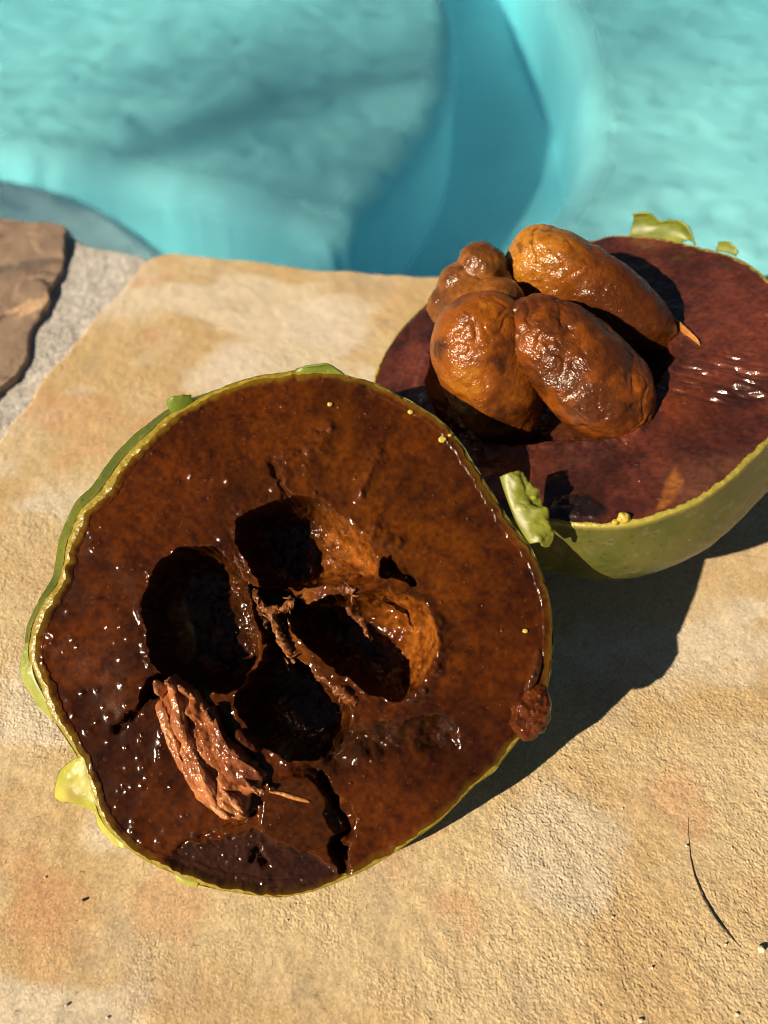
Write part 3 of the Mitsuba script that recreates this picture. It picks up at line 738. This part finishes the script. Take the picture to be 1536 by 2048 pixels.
    # colour of the pulp
    ang = np.arctan2(P[:, 1], P[:, 0])
    fib = n3(np.c_[np.cos(ang) * 40, np.sin(ang) * 40, np.hypot(*P.T) * 0.25], 1.4, 140, 3)
    big, mid, fine = n3(P, 16, 141, 3), n3(P, 4.5, 142, 3), n3(P, 0.8, 143, 2)
    P3 = np.c_[P, z]
    col = blend((0.0230, 0.0060, 0.0011), (0.062, 0.0145, 0.0018), step(-0.6, 0.6, big + 0.35 * mid + 0.3 * fib))
    warm = np.exp(-((P[:, 0] - 24) ** 2 + (P[:, 1] - 14) ** 2) / 260) + 0.8 * np.exp(-((P[:, 0] - 6) ** 2 + (P[:, 1] - 33) ** 2) / 130)
    col = blend(col, (0.085, 0.0225, 0.0015), np.clip(warm * (0.75 + 0.9 * mid), 0, 0.8))
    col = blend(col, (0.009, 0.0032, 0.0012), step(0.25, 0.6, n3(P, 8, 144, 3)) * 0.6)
    col = blend(col, (0.020, 0.008, 0.006), step(-0.6, 0.8, pur) * 0.85)
    col = blend(col, (0.030, 0.009, 0.0016), step(-0.4, 0.5, bp) * 0.7)
    cell_shade = blend((0.014, 0.0042, 0.0010), (0.034, 0.010, 0.0018), step(-0.3, 0.5, n3(P3, 3.0, 146, 3)))  # shade of the seed cells put into the pulp colour
    lit_orange = blend((0.10, 0.026, 0.0030), (0.24, 0.075, 0.010), step(-0.4, 0.5, n3(P3, 2.2, 145, 3)))
    col = blend(col, cell_shade * 0.93 + lit_orange * 0.07, inside * 0.95)
    col = col * (1 - (lit_side * 0.9)[:, None]) + lit_orange * (lit_side * 0.9)[:, None]  # sunlit look of the sloping walls painted in orange
    rag = inside * (1 - step(0.5, 3.5, cave))
    col = blend(col, (0.17, 0.052, 0.008), rag * step(-0.1, 0.5, n3(P3, 1.6, 147, 3)) * 0.8)
    col = blend(col, (0.018, 0.008, 0.0035), wet * (0.5 + 0.4 * mid))
    col = col * (1 + 0.45 * fine + 0.25 * fib + 0.3 * n3(P3, 1.9, 148, 2))[:, None]
    col = blend(col, (0.20, 0.065, 0.010), np.clip(web * 1.2, 0, 1) * (1 - step(0.5, 2.5, cave)) * step(-0.4, 0.4, n3(P3, 2.0, 149, 3)) * 0.9)
    col = blend(col, (0.13, 0.06, 0.022), step(0.62, 0.75, n3(P, 0.55, 153, 2)) * 0.5 * (1 - inside))
    col = blend(col, (0.12, 0.068, 0.006), edge_mix)
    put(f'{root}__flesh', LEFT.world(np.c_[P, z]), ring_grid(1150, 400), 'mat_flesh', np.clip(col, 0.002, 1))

    # torn lumps
    def tan_lump(V, q):
        g = n3(V[:, :2] * [1, 1], 2.2, 150, 3)
        s = n3(np.c_[V[:, :2] @ [[0.8], [0.55]], V[:, :2] @ [[0.06], [-0.09]]], 1.3, 151, 3)
        cc = blend((0.20, 0.055, 0.018), (0.40, 0.15, 0.058), step(-0.3, 0.6, s + 0.3 * g))
        low = step(-28, -36, V[:, 1])
        return blend(cc, (0.62, 0.28, 0.10), low * step(-0.2, 0.5, s) * 0.8)
    def fold_tone(a, b, sd_):
        return lambda V, q: blend(a, b, step(-0.4, 0.6, n3(np.c_[V[:, :2] @ [[0.86], [0.5]], V[:, :2] @ [[0.10], [-0.17]]], 1.1, sd_, 3) + 0.4 * n3(V, 2.2, sd_ + 1, 2)))
    pale, mid_, red_ = ((0.26, 0.085, 0.030), (0.50, 0.22, 0.095)), ((0.18, 0.054, 0.017), (0.38, 0.14, 0.052)), ((0.10, 0.027, 0.009), (0.22, 0.066, 0.024))
    mound(root, 'pulp_flap', LEFT, pts('flap'), 2.9, 152, fold_tone(*mid_, 640), 'mat_flesh', axis=(0.5, -0.85), grooves=0.3, nt=260, nr=70, sharp=0.30, rough=1.5, fray=1.5)

    for k_, (nm, hh, tone) in enumerate((('fold_d', 3.7, red_), ('fold_a', 3.6, pale), ('fold_b', 4.6, mid_), ('fold_e', 3.7, ((0.26, 0.09, 0.026), (0.48, 0.20, 0.07))))):
        mound(root, 'pulp_fold', LEFT, pts(nm), hh, 600 + 9 * k_, fold_tone(*tone, 604 + 9 * k_), 'mat_flesh_wet', axis=(0.5, -0.85), grooves=0.35, nt=170, nr=50, sharp=0.30, rough=1.0, fray=1.2)
    for k_, (p0, p1, up, ln) in enumerate((((-23.6, -14.5), (-22.0, -12.0), 3.2, 3.0), ((-21.5, -12.2), (-19.6, -13.6), 4.0, 2.6), ((-18.8, -13.8), (-16.6, -14.6), 3.4, 3.4), ((-14.6, -17.0), (-12.2, -20.0), 2.6, 3.0), ((-9.0, -27.5), (-5.0, -30.0), 2.0, 5.0), ((-13.0, -29.0), (-8.5, -32.0), 2.6, 6.5), ((-15.5, -31.5), (-10.5, -33.5), 2.2, 5.5))):
        p0, p1 = np.array(p0), np.array(p1)
        A = [(*p0, 1.0), (*((p0 + p1) / 2), 1.6), (*p1, 1.0)]
        dv = np.array([-0.45, 0.75]) if k_ < 4 else np.array([0.68, -0.62])
        B = [(*(p0 + dv * ln * 0.5), up), (*((p0 + p1) / 2 + dv * ln), up + 1.4), (*(p1 + dv * ln * 0.45), up - 0.4)]
        sheet(root, 'pulp_shred', LEFT, A, B, (0.2, 0.1, 0.7), lambda V: blend((0.14, 0.042, 0.014), (0.46, 0.19, 0.075), step(-0.4, 0.5, n3(V, 1.6, 660, 3))), 661 + k_, nu=30, nv=16, thick=0.6, ragged=2.0, mat='mat_flesh_dry')
    brown = lambda V, q: blend((0.03, 0.009, 0.003), (0.08, 0.022, 0.006), np.clip(0.5 + n3(V, 2, 155, 3), 0, 1))
    mound(root, 'pulp_lump', LEFT, pts('lump_small'), 2.6, 156, brown, 'mat_flesh', axis=(0.7, -0.7))
    mound(root, 'pulp_lump', LEFT, pts('lump_edge'), 2.3, 157, lambda V, q: blend((0.035, 0.0085, 0.002), (0.095, 0.023, 0.005), np.clip(0.5 + n3(V, 1.6, 158, 3), 0, 1)), 'mat_flesh', lift=0.1, rough=1.9, nt=200, nr=60, fray=1.0)
    mound(root, 'pulp_lump', LEFT, pts('lump_ridge'), 1.9, 159, brown, 'mat_flesh', axis=(0.2, 1), rough=0.5)
    mound(root, 'fibre_sliver', LEFT, pts('sliver'), 0.5, 160, lambda V, q: blend((0.30, 0.11, 0.025), (0.42, 0.19, 0.05), np.clip(0.5 + n3(V, 1, 161, 2), 0, 1)), 'mat_flesh_dry', lift=0.9, rough=0.1, nt=80, nr=10)
    # web of strands across the middle
    tan = (0.24, 0.085, 0.020)
    b3 = lambda pairs: [(x, y, z) for x, y, z in pairs]
    for path, radii, tone, sd_ in (
            ([(-10.6, 13.2, -0.6), (-9.0, 11.0, -0.8), (-7.6, 8.6, -1.2)], [0.5, 0.8, 0.35], (0.13, 0.04, 0.009), 170),
            ([(-6.8, 6.8, -1.2), (-6.0, 4.2, -1.8), (-5.4, 1.6, -2.8)], [0.4, 0.7, 0.5], (0.16, 0.05, 0.010), 175),
            ([(-5.0, 3.0, -1.8), (-3.2, 2.4, -1.4), (-1.6, 2.9, -1.0)], [0.5, 1.0, 0.8], tan, 180),
            ([(-1.8, 2.8, -1.0), (-0.2, 3.3, -0.6), (1.5, 4.2, -0.2)], [0.7, 0.6, 0.8], tan, 183),
            ([(-3.2, 2.4, -1.6), (-2.4, 0.2, -1.3), (-1.2, -2.0, -1.0), (0.2, -4.6, -0.6), (1.7, -7.4, -0.6)], [1.0, 0.8, 0.9, 0.95, 0.3], tan, 185),
            ([(-4.4, 1.6, -2.0), (-4.6, -0.2, -3.0), (-4.2, -2.0, -4.5)], [0.8, 0.5, 0.2], (0.10, 0.035, 0.010), 188),
            ([(5.0, -8.4, -1.4), (7.4, -10.4, -0.9), (9.4, -11.8, -1.0)], [0.3, 0.8, 0.6], (0.15, 0.045, 0.010), 190),
            ([(9.8, -12.0, -0.8), (12.0, -13.4, -0.1), (14.0, -14.6, -0.2)], [0.7, 1.3, 0.9], (0.17, 0.05, 0.011), 193),
            ([(12.5, 3.6, -1.0), (14.6, 0.6, -1.6), (16.4, -3.0, -2.6)], [0.9, 0.7, 0.3], (0.17, 0.055, 0.010), 195),
            ([(8.5, 6.4, -1.2), (11.5, 6.6, -0.6), (14.0, 6.8, -0.4)], [0.5, 1.1, 0.7], (0.16, 0.05, 0.009), 200)):
        fibre(root, 'strand', LEFT, path, radii, tone, sd_, shag=0.75, n=46, sides=12)
    rng = np.random.default_rng(21)
    for q_ in range(26):  # frayed ends about the knot in the middle and along the torn walls
        at = np.array([(-3.0, 2.4, -1.3), (1.2, 4.0, -0.4), (1.0, -6.2, -0.8), (12.6, -13.8, 0.2), (-6.2, 4.5, -1.6), (13.0, 6.0, -0.5)][q_ % 6]) + rng.normal(0, 0.7, 3)
        dv = rng.normal(size=3) * [1, 1, 0.6]
        dv *= rng.uniform(0.9, 2.2) / np.linalg.norm(dv)
        fibre(root, 'strand', LEFT, [at, at + dv * 0.6 + rng.normal(0, 0.2, 3), at + dv], [0.26, 0.2, 0.06], (0.22, 0.085, 0.022), 700 + q_, shag=0.15, n=10, sides=5)
    # yellow crumbs of rind
    rng = np.random.default_rng(3)
    for (x, y), r in zip(DATA['crumbs'], (0.85, 0.6, 0.55, 0.5, 0.4)):
        m = trimesh.creation.icosphere(3)
        v = m.vertices * [r, r * 0.8, r * 0.55]
        v = v * (1 + 0.35 * n3(v + x, 0.6, 210, 2))[:, None] + [x, y, 0.45]
        add_parts(root, 'rind_crumb', LEFT.world(v), m.faces, 'mat_rind', np.tile((0.42, 0.34, 0.06), (len(v), 1)))
    # peel curling off the edge
    def peel(base, pale, seed, spots=None):
        def fn(V):
            g = n3(V, 3.5, seed, 3)
            cc = blend(base, pale, np.clip(0.5 + 0.8 * g, 0, 1))
            cc = blend(cc, (0.45, 0.42, 0.03), step(0.5, 0.7, n3(V, 1.6, seed + 1, 2)) * 0.7)
            cc = blend(cc, (0.05, 0.06, 0.01), step(0.6, 0.75, n3(V, 0.7, seed + 2, 2)) * 0.5)
            if spots is not None:
                cc = blend(cc, (0.16, 0.075, 0.012), np.exp(-(np.hypot(V[:, 0] - spots[0], V[:, 1] - spots[1]) / 1.8) ** 2) * (0.6 + 0.6 * g))
            return cc
        return fn
    g1, g2 = (0.13, 0.17, 0.015), (0.22, 0.24, 0.035)
    fr = pts('flap_r')
    z3 = lambda L, z: [(x, y, z if np.isscalar(z) else z[i]) for i, (x, y) in enumerate(L)]
    sheet(root, 'peel_flap', LEFT, z3([fr[0], fr[8], fr[7], fr[6]], (0.6, 0.6, 0.4, 0.2)), z3([fr[1], fr[2], fr[3], fr[4], fr[5]], (0.4, 0.2, 0.4, 0.0, -0.6)), (0.2, 0.2, 1.1), peel((0.085, 0.105, 0.010), (0.19, 0.20, 0.025), 220), 221, thick=0.4, ragged=2.2)
    ft = pts('flap_t')
    sheet(root, 'peel_flap', LEFT, [(1.0, 50.4, -0.6), (6, 50.6, -0.4), (11.0, 49.2, -0.6)], [(1.6, 51.4, -1.2), (7.4, 51.4, 1.9), (11.2, 49.7, -0.8)], (0.1, 0.6, 0.3), peel((0.09, 0.14, 0.018), (0.15, 0.20, 0.03), 226), 227)
    sheet(root, 'peel_flap', LEFT, [(-24.4, 42.6, -0.8), (-22, 43.6, -0.4), (-19.8, 45.2, -0.6)], [(-25.0, 45.4, 0.6), (-23.2, 45.8, 1.6), (-20.2, 46.2, 0.2)], (-0.3, 0.3, 0.5), peel((0.11, 0.16, 0.018), g1, 229), 230)
    fl = pts('flap_ll')
    sheet(root, 'peel_flap', LEFT, [(-38.4, -24.0, -0.8), (-37.2, -28.5, -0.6), (-35.6, -33.0, -0.6), (-32.6, -38.4, -0.6), (-29.6, -42.6, -0.8)], z3([fl[0] + [-0.6, -1.5], fl[2], fl[3], fl[5] + [0.3, -0.6], fl[6], fl[7], fl[9]], (-1.4, -2.6, -3.6, -4.2, -4.4, -4.0, -2.0)), (0.2, -0.2, 1.0), peel((0.24, 0.25, 0.03), (0.40, 0.38, 0.07), 232, (-41.6, -33.0)), 233, nu=90, thick=0.4, ragged=1.2)
    st = pts('strip_l')
    sheet(root, 'peel_flap', LEFT, [(-50.2, -2.0, -0.6), (-51.0, -8.0, -0.4), (-47.4, -15.6, -0.5), (-42.4, -22.4, -0.6), (-38.8, -27.0, -0.6)], z3(st[[0, 1, 2, 3, 4, 5]] + [[-0.6, 0]], (-1.8, -2.4, -2.0, -2.6, -2.2, -1.8)), (-0.1, 0, 0.3), peel((0.14, 0.18, 0.022), (0.30, 0.32, 0.08), 235), 236, nu=110, thick=0.35, ragged=1.8)
    sheet(root, 'peel_flap', LEFT, [(-20.2, -46.6, -0.6), (-18.0, -47.5, -0.6), (-15.6, -48.2, -0.6)], [(-20.6, -48.4, -1.8), (-18.6, -48.9, -1.2), (-16.2, -49.2, -1.4)], (0, -0.3, 0.6), peel((0.22, 0.24, 0.03), (0.36, 0.34, 0.06), 238), 239, nu=30, nv=12)
    labels[root] = {'label': 'hollowed fruit half in front with empty dark seed cells, its cut face tilted up', 'category': 'fruit'}
    labels[f'{root}__pulp_flap'] = {'label': 'pale tan torn flap of stringy pulp'}
    return V


# ---------------------------------------------------------------- the half with the seeds
def right_half():
    root = 'fruit_half_001'
    rim = pts('R_rim').tolist()
    for d in (-30, -15, 0):
        rim.append([50.0 * math.cos(math.radians(d)), 50.0 * math.sin(math.radians(d))])
    for d in (115, 200, 215, 230):
        rim.append([50.0 * math.cos(math.radians(d)), 50.0 * math.sin(math.radians(d))])
    R = radius_of(rim)
    DEPTH, POW = 38.2, 3.0
    ring = lambda t: 1.0 + 0.5 * np.clip(np.cos(t - math.radians(60)), 0, 1)
    bulge = lambda t: 1.6 + 0 * t
    tones = dict(YELLOW, cut=(0.27, 0.24, 0.045), skin=(0.105, 0.100, 0.024), skin_b=(0.050, 0.066, 0.010), skin_c=(0.15, 0.135, 0.06))
    t, Ri, Ro, V = rind(root, RIGHT, R, ring, DEPTH, POW, bulge, 300, tones)
    P, rho = face_points(Ri, t, 330, 1000)
    W = P + 0.9 * np.stack([n3(P, 5, 320, 3), n3(P, 5, 321, 3)], 1) + 0.4 * np.stack([n3(P, 1.5, 322, 3), n3(P, 1.5, 323, 3)], 1)
    h = 0.7 * n3(P, 15, 324, 2) + 0.42 * n3(P, 4, 325, 3) + 0.05 * n3(P, 1.1, 326, 2)
    ang, rad = np.arctan2(P[:, 1], P[:, 0]), np.hypot(*P.T)
    fib = n3(np.c_[np.cos(ang) * 40, np.sin(ang) * 40, rad * 0.15], 1.3, 340, 3)
    poly = smooth_poly(pts('R_cav'), 2)
    sd = signed(W, poly)
    cave = 7.0 * bowl(sd, 6) + np.where(sd > 0, 0.8 * n3(P, 3, 327, 3), 0)
    h += 0.7 * np.exp(-((sd + 1.2) / 1.2) ** 2) * (0.5 + n3(P, 2, 328, 2))
    poly = smooth_poly(pts('R_hole'), 1)
    cave = np.maximum(cave, 14 * bowl(signed(W, poly), 3))
    # combed, glistening drag marks on the right
    st = signed(W, smooth_poly(pts('R_streak'), 2))
    comb = step(-3, 3, st + 2 * n3(P, 6, 333, 2))
    h += comb * step(-0.5, 0.2, n3(P, 5, 332, 2)) * 1.9 * n3(np.c_[P @ [0.56, 0.83], P @ [0.83, -0.56] * 0.15], 1.35, 329, 2)
    blk = signed(W, smooth_poly(pts('R_black'), 2))
    h += 0.9 * step(-0.8, 1.2, blk) * (0.6 + 0.5 * n3(P, 1.8, 330, 2))
    org = signed(W, smooth_poly(pts('R_orange'), 1))
    rng = np.random.default_rng(9)
    for _ in range(40):
        a, r0 = rng.uniform(0, 2 * np.pi), 47 * math.sqrt(rng.uniform(0.15, 1))
        cpt, r_ = r0 * np.array([math.cos(a), math.sin(a)]), rng.uniform(0.22, 0.5)
        k = near(P, cpt[None], r_)
        dd = np.hypot(*(P[k] - cpt).T)
        h[k] += 0.7 * np.sqrt(np.maximum(r_ ** 2 - dd ** 2, 0))
    z = np.maximum(h * step(1.0, 0.97, rho) - cave, -dome_depth(rho * 0.97, DEPTH, POW) + 2)
    big, mid, fine = n3(P, 16, 341, 3), n3(P, 4.5, 342, 3), n3(P, 0.8, 343, 2)
    col = blend((0.036, 0.0110, 0.0085), (0.110, 0.0280, 0.0165), step(-0.5, 0.5, big + 0.6 * mid + 0.12 * fib))
    col = blend(col, (0.11, 0.024, 0.006), np.exp(-(np.hypot(P[:, 0] - 18, P[:, 1] + 20) / 9) ** 2) * 0.7)
    col = blend(col, (0.026, 0.009, 0.008), step(0.15, 0.55, n3(P, 9, 344, 3)) * 0.7)
    low = step(-34, -42, P[:, 1] + 0.35 * P[:, 0] * 0 + 2 * mid) * step(8, 16, P[:, 0])
    col = blend(col, (0.12, 0.046, 0.026), low * (0.6 + 0.5 * mid))
    col = blend(col, (0.24, 0.085, 0.020), step(-0.6, 0.6, org) * 0.8)
    col = blend(col, (0.008, 0.006, 0.007), step(-0.6, 0.8, blk) * 0.9)
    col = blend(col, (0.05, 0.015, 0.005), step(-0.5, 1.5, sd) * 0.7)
    col = blend(col, (0.16, 0.055, 0.03), step(0.55, 0.7, n3(P, 0.6, 345, 2)) * 0.5)
    col = col * (1 + 0.4 * fine + 0.1 * fib)[:, None]
    put(f'{root}__flesh', RIGHT.world(np.c_[P, z]), ring_grid(1000, 330), 'mat_flesh_wet', np.clip(col, 0.002, 1))

    amber, honey, russet = (0.185, 0.050, 0.0035), (0.34, 0.140, 0.014), (0.065, 0.0165, 0.0025)

    def seed(tip, base, wide, flat, turn, sd_, toned, blunt=0.75, bumps=1.0, taper=0.14):
        """A pulp-coated seed from its tip to its base, `wide` and `flat` across."""
        tip, base = np.array(tip, float), np.array(base, float)
        ax = tip - base
        ln = np.linalg.norm(ax)
        ax /= ln
        a = np.cross([0, 0, 1.0], ax)
        a /= np.linalg.norm(a)
        b = np.cross(ax, a)
        ca, sa = math.cos(math.radians(turn)), math.sin(math.radians(turn))
        a, b = a * ca + b * sa, b * ca - a * sa
        m = trimesh.creation.icosphere(6)
        v = m.vertices.copy()
        s = np.clip(v[:, 2], -1, 1)
        cross = np.sqrt(1 - s ** 2)
        cross = cross ** blunt * (1.0 + taper * s)
        d2 = v[:, :2] / (np.hypot(*v[:, :2].T)[:, None] + 1e-9)
        L = (np.sign(s) * np.abs(s) ** 0.92)
        q = np.outer(L * ln / 2, ax) + np.outer(d2[:, 0] * cross * wide / 2, a) + np.outer(d2[:, 1] * cross * flat / 2, b) + (tip + base) / 2
        nrm = trimesh.Trimesh(q, m.faces, process=False).vertex_normals
        disp = bumps * (1.3 * n3(q, 9, sd_, 2) + 0.42 * n3(q, 3.4, sd_ + 1, 3) + 0.11 * n3(q, 1.0, sd_ + 2, 2))
        pit = n3(q, 2.4, sd_ + 3, 2)
        disp -= (bumps - 0.6) * 0.8 * step(0.30, 0.6, pit)
        fold = n3(q + 1.5 * np.stack([n3(q, 5, sd_ + 7 + e, 2) for e in range(3)], 1), 5.0, sd_ + 10, 2)
        disp -= bumps * 0.55 * np.exp(-(fold / 0.10) ** 2) * step(-0.3, 0.4, n3(q, 9, sd_ + 11, 2))
        q = q + nrm * disp[:, None]
        g, k_ = n3(q, 6, sd_ + 4, 3), n3(q, 1.8, sd_ + 5, 3)
        cc = toned(q, L, g, k_)
        cc = cc * (1 + 0.25 * n3(q, 0.6, sd_ + 6, 2))[:, None]
        return add_parts(root, 'seed', RIGHT.world(q), m.faces, 'mat_seed', np.clip(cc, 0.002, 1))

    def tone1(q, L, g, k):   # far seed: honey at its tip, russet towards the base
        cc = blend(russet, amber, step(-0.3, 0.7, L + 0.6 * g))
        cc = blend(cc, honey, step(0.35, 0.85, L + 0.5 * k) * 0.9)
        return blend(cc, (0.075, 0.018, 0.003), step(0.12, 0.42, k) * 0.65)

    def tone2(q, L, g, k):
        cc = blend((0.065, 0.017, 0.0032), (0.19, 0.049, 0.0038), step(-0.4, 0.5, g + 0.5 * k))
        return blend(cc, (0.055, 0.015, 0.004), step(0.2, 0.6, k) * 0.5)

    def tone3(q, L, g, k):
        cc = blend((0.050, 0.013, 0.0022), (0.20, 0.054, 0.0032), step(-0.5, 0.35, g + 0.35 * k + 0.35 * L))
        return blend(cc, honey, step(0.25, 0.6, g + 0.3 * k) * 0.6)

    def tone4(q, L, g, k):
        return blend((0.085, 0.028, 0.005), (0.19, 0.066, 0.009), step(-0.4, 0.5, g + 0.5 * k))
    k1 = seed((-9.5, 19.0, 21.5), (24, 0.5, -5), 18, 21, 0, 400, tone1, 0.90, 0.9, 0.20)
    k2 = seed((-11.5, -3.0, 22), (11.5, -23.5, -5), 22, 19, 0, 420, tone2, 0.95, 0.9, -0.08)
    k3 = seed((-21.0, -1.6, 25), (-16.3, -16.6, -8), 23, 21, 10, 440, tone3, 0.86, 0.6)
    # the small back seed: several lobes grown together
    lobes = [((-16.8, 12.7, 22), 5.5), ((-17.2, 13.2, 17), 7.0), ((-22.5, 10.5, 20), 5.0), ((-26.0, 9.0, 16), 5.0), ((-14.6, 2.6, 18), 6.0), ((-20.6, 6.5, 15), 8.5), ((-21, 9, 6), 9.0), ((-22, 8, -2), 8.0)]
    m = trimesh.creation.icosphere(6)
    org4 = np.array([-20.0, 8.5, 10.0])
    r4 = np.zeros(len(m.vertices))
    for c4, rad4 in lobes:
        w4 = np.array(c4) - org4
        bb = m.vertices @ w4
        disc = bb ** 2 - (w4 @ w4 - rad4 ** 2)
        hit = np.where(disc > 0, bb + np.sqrt(np.maximum(disc, 0)), 0)
        r4 = np.log(np.exp(np.minimum(r4, 60) * 1.6) + np.exp(np.maximum(hit, 0) * 1.6)) / 1.6
    q4 = org4 + m.vertices * r4[:, None]
    m4 = trimesh.Trimesh(q4, m.faces, process=False)
    trimesh.smoothing.filter_taubin(m4, iterations=14)
    q4 = m4.vertices + m4.vertex_normals * (0.6 * n3(m4.vertices, 3, 460, 3) + 0.14 * n3(m4.vertices, 1, 461, 2))[:, None]
    g4, k4n = n3(q4, 5, 462, 3), n3(q4, 1.8, 463, 3)
    c4 = blend(tone4(q4, 0, g4, k4n), (0.26, 0.10, 0.03), np.exp(-(np.linalg.norm(q4 - [-20.5, 10.5, 24], axis=1) / 4.0) ** 2) * step(-0.3, 0.4, k4n))
    k4 = add_parts(root, 'seed', RIGHT.world(q4), m.faces, 'mat_seed', np.clip(c4, 0.002, 1))
    labels[k1] = {'label': 'amber pulp-coated seed at the back, honey yellow at its tip'}
    labels[k2] = {'label': 'russet wrinkled seed at the front right'}
    labels[k3] = {'label': 'smooth amber seed at the front left, its foot in shadow'}
    labels[k4] = {'label': 'small lumpy seed at the back left with a fuzzy brown patch'}
    rng = np.random.default_rng(5)
    for q_ in range(22):  # fuzz on the small seed
        at = np.array([-20.5, 10.5, 22.5]) + rng.normal(size=3) * [1.6, 1.6, 1.0]
        dv = rng.normal(size=3) * [1, 1, 0.7] + [-0.3, -0.5, 0.6]
        dv *= rng.uniform(1.0, 2.0) / np.linalg.norm(dv)
        fibre(root, 'strand', RIGHT, [at, at + dv * 0.6 + rng.normal(0, 0.2, 3), at + dv], [0.22, 0.16, 0.05], (0.30, 0.12, 0.035), 800 + q_, shag=0.12, n=9, sides=5)
    # peel and fibres
    def green(V):
        g = n3(V, 2.5, 350, 3)
        cc = blend((0.08, 0.11, 0.010), (0.16, 0.19, 0.022), np.clip(0.5 + g, 0, 1))
        return blend(cc, (0.06, 0.05, 0.012), step(0.5, 0.7, n3(V, 0.9, 351, 2)) * 0.7)
    sheet(root, 'peel_flap', RIGHT, [(22.0, 46.0, -0.8), (25.5, 43.6, -0.6), (29.0, 40.8, -0.6), (33.0, 37.0, -0.8)], [(23.0, 46.6, 4.6), (26.5, 45.0, 5.2), (29.5, 42.6, 3.0), (33.0, 40.0, 4.0), (36.0, 34.5, -0.5)], (0.8, 1.2, 0.3), green, 352, thick=0.5)
    sheet(root, 'peel_flap', RIGHT, [(40.0, 30.4, -0.8), (42.0, 28.6, -0.6), (43.6, 26.4, -0.8)], [(40.6, 31.2, 0.6), (42.4, 29.6, 1.6), (44.2, 26.8, -0.4)], (0.3, 0.3, 0.2), green, 355, nu=24, nv=12)
    mound(root, 'fibre_sliver', RIGHT, pts('R_fibre'), 1.0, 360, lambda V, q: blend((0.34, 0.13, 0.03), (0.48, 0.22, 0.07), np.clip(0.5 + n3(V, 1, 361, 2), 0, 1)), 'mat_flesh_dry', lift=0.6, rough=0.2, nt=80, nr=12)
    for (x, y), r in zip(DATA['R_crumb'], (1.3, 0.7)):
        m = trimesh.creation.icosphere(3)
        v = m.vertices * [r, r * 0.8, r]
        v = v * (1 + 0.3 * n3(v + x, 0.7, 362, 2))[:, None] + [x, y, 0.5]
        add_parts(root, 'rind_crumb', RIGHT.world(v), m.faces, 'mat_rind', np.tile((0.42, 0.32, 0.05), (len(v), 1)))
    labels[root] = {'label': 'fruit half behind on the right, cut side up, still holding its amber seeds', 'category': 'fruit'}
    return V


VL, VR = left_half(), right_half()

# ---------------------------------------------------------------- small things on the stone
def stalk():
    p = pts('stalk')
    path = np.c_[p, on_stone(p) + [0.05, 0.12, 0.25, 0.4, 0.5, 0.5, 0.4, 0.2]]
    d = np.r_[0, np.cumsum(np.linalg.norm(np.diff(path, axis=0), axis=1))]
    s = np.linspace(0, d[-1], 60)
    q = np.stack([np.interp(s, d, path[:, i]) for i in range(3)], 1)
    r = np.interp(s / d[-1], [0, 0.4, 0.75, 1], [0.04, 0.10, 0.17, 0.05])
    ang = np.arange(8) / 8 * 2 * np.pi
    tan = np.gradient(q, axis=0)
    tan /= np.linalg.norm(tan, axis=1, keepdims=True)
    a = np.cross(tan, [0, 0, 1.0])
    a /= np.linalg.norm(a, axis=1, keepdims=True)
    b = np.cross(a, tan)
    V = (q[:, None] + r[:, None, None] * (np.cos(ang)[None, :, None] * a[:, None] + np.sin(ang)[None, :, None] * b[:, None])).reshape(-1, 3)
    put('dry_stalk', V * MM, ring_grid(8, 60, False), simple({'type': 'rgb', 'value': [0.05, 0.03, 0.018]}, 0.5))
    labels['dry_stalk'] = {'label': 'thin dark curved stalk lying on the tan stone at the lower right', 'category': 'stalk'}


stalk()
rng = np.random.default_rng(11)
sizes = [0.75, 0.4, 0.42, 0.35, 0.55, 0.4, 0.32, 0.3, 0.3, 0.3, 0.5, 0.25, 0.3, 0.3, 0.35, 0.35, 0.5, 0.5]
where = ['white grit grain just right of the dark stalk\'s lower end, the largest', 'dark speck of grit below the fruit on the left']
for i, ((x, y), r) in enumerate(zip(DATA['pebbles'], sizes)):
    m = trimesh.creation.icosphere(1)
    v = m.vertices * (1 + 0.45 * n3(m.vertices + i * 3.1, 0.8, 500 + i, 2))[:, None] * r * (0.85 if i else 1.0) * rng.uniform(0.6, 1.15, 3) + [x, y, r * 0.75 + on_stone([[x, y]])[0]]
    key = 'grit_grain' if i == 0 else f'grit_grain_{i:03d}'
    black = i == 10
    put(key, v * MM, m.faces, 'mat_grit_dark' if black else 'mat_grit', None, False)
    if i == 0:
        labels[key] = {'label': where[0], 'category': 'grit'}
    elif black:
        labels[key] = {'label': where[1], 'category': 'grit'}
    else:
        labels[key] = {'label': 'tiny pale grit grain lying on the tan stone', 'category': 'grit', 'group': 'tiny pale grit grains on the stone'}
scene['mat_grit'] = simple({'type': 'rgb', 'value': [0.62, 0.56, 0.46]}, 0.5)
scene['mat_grit_dark'] = simple({'type': 'rgb', 'value': [0.05, 0.055, 0.06]}, 0.5)
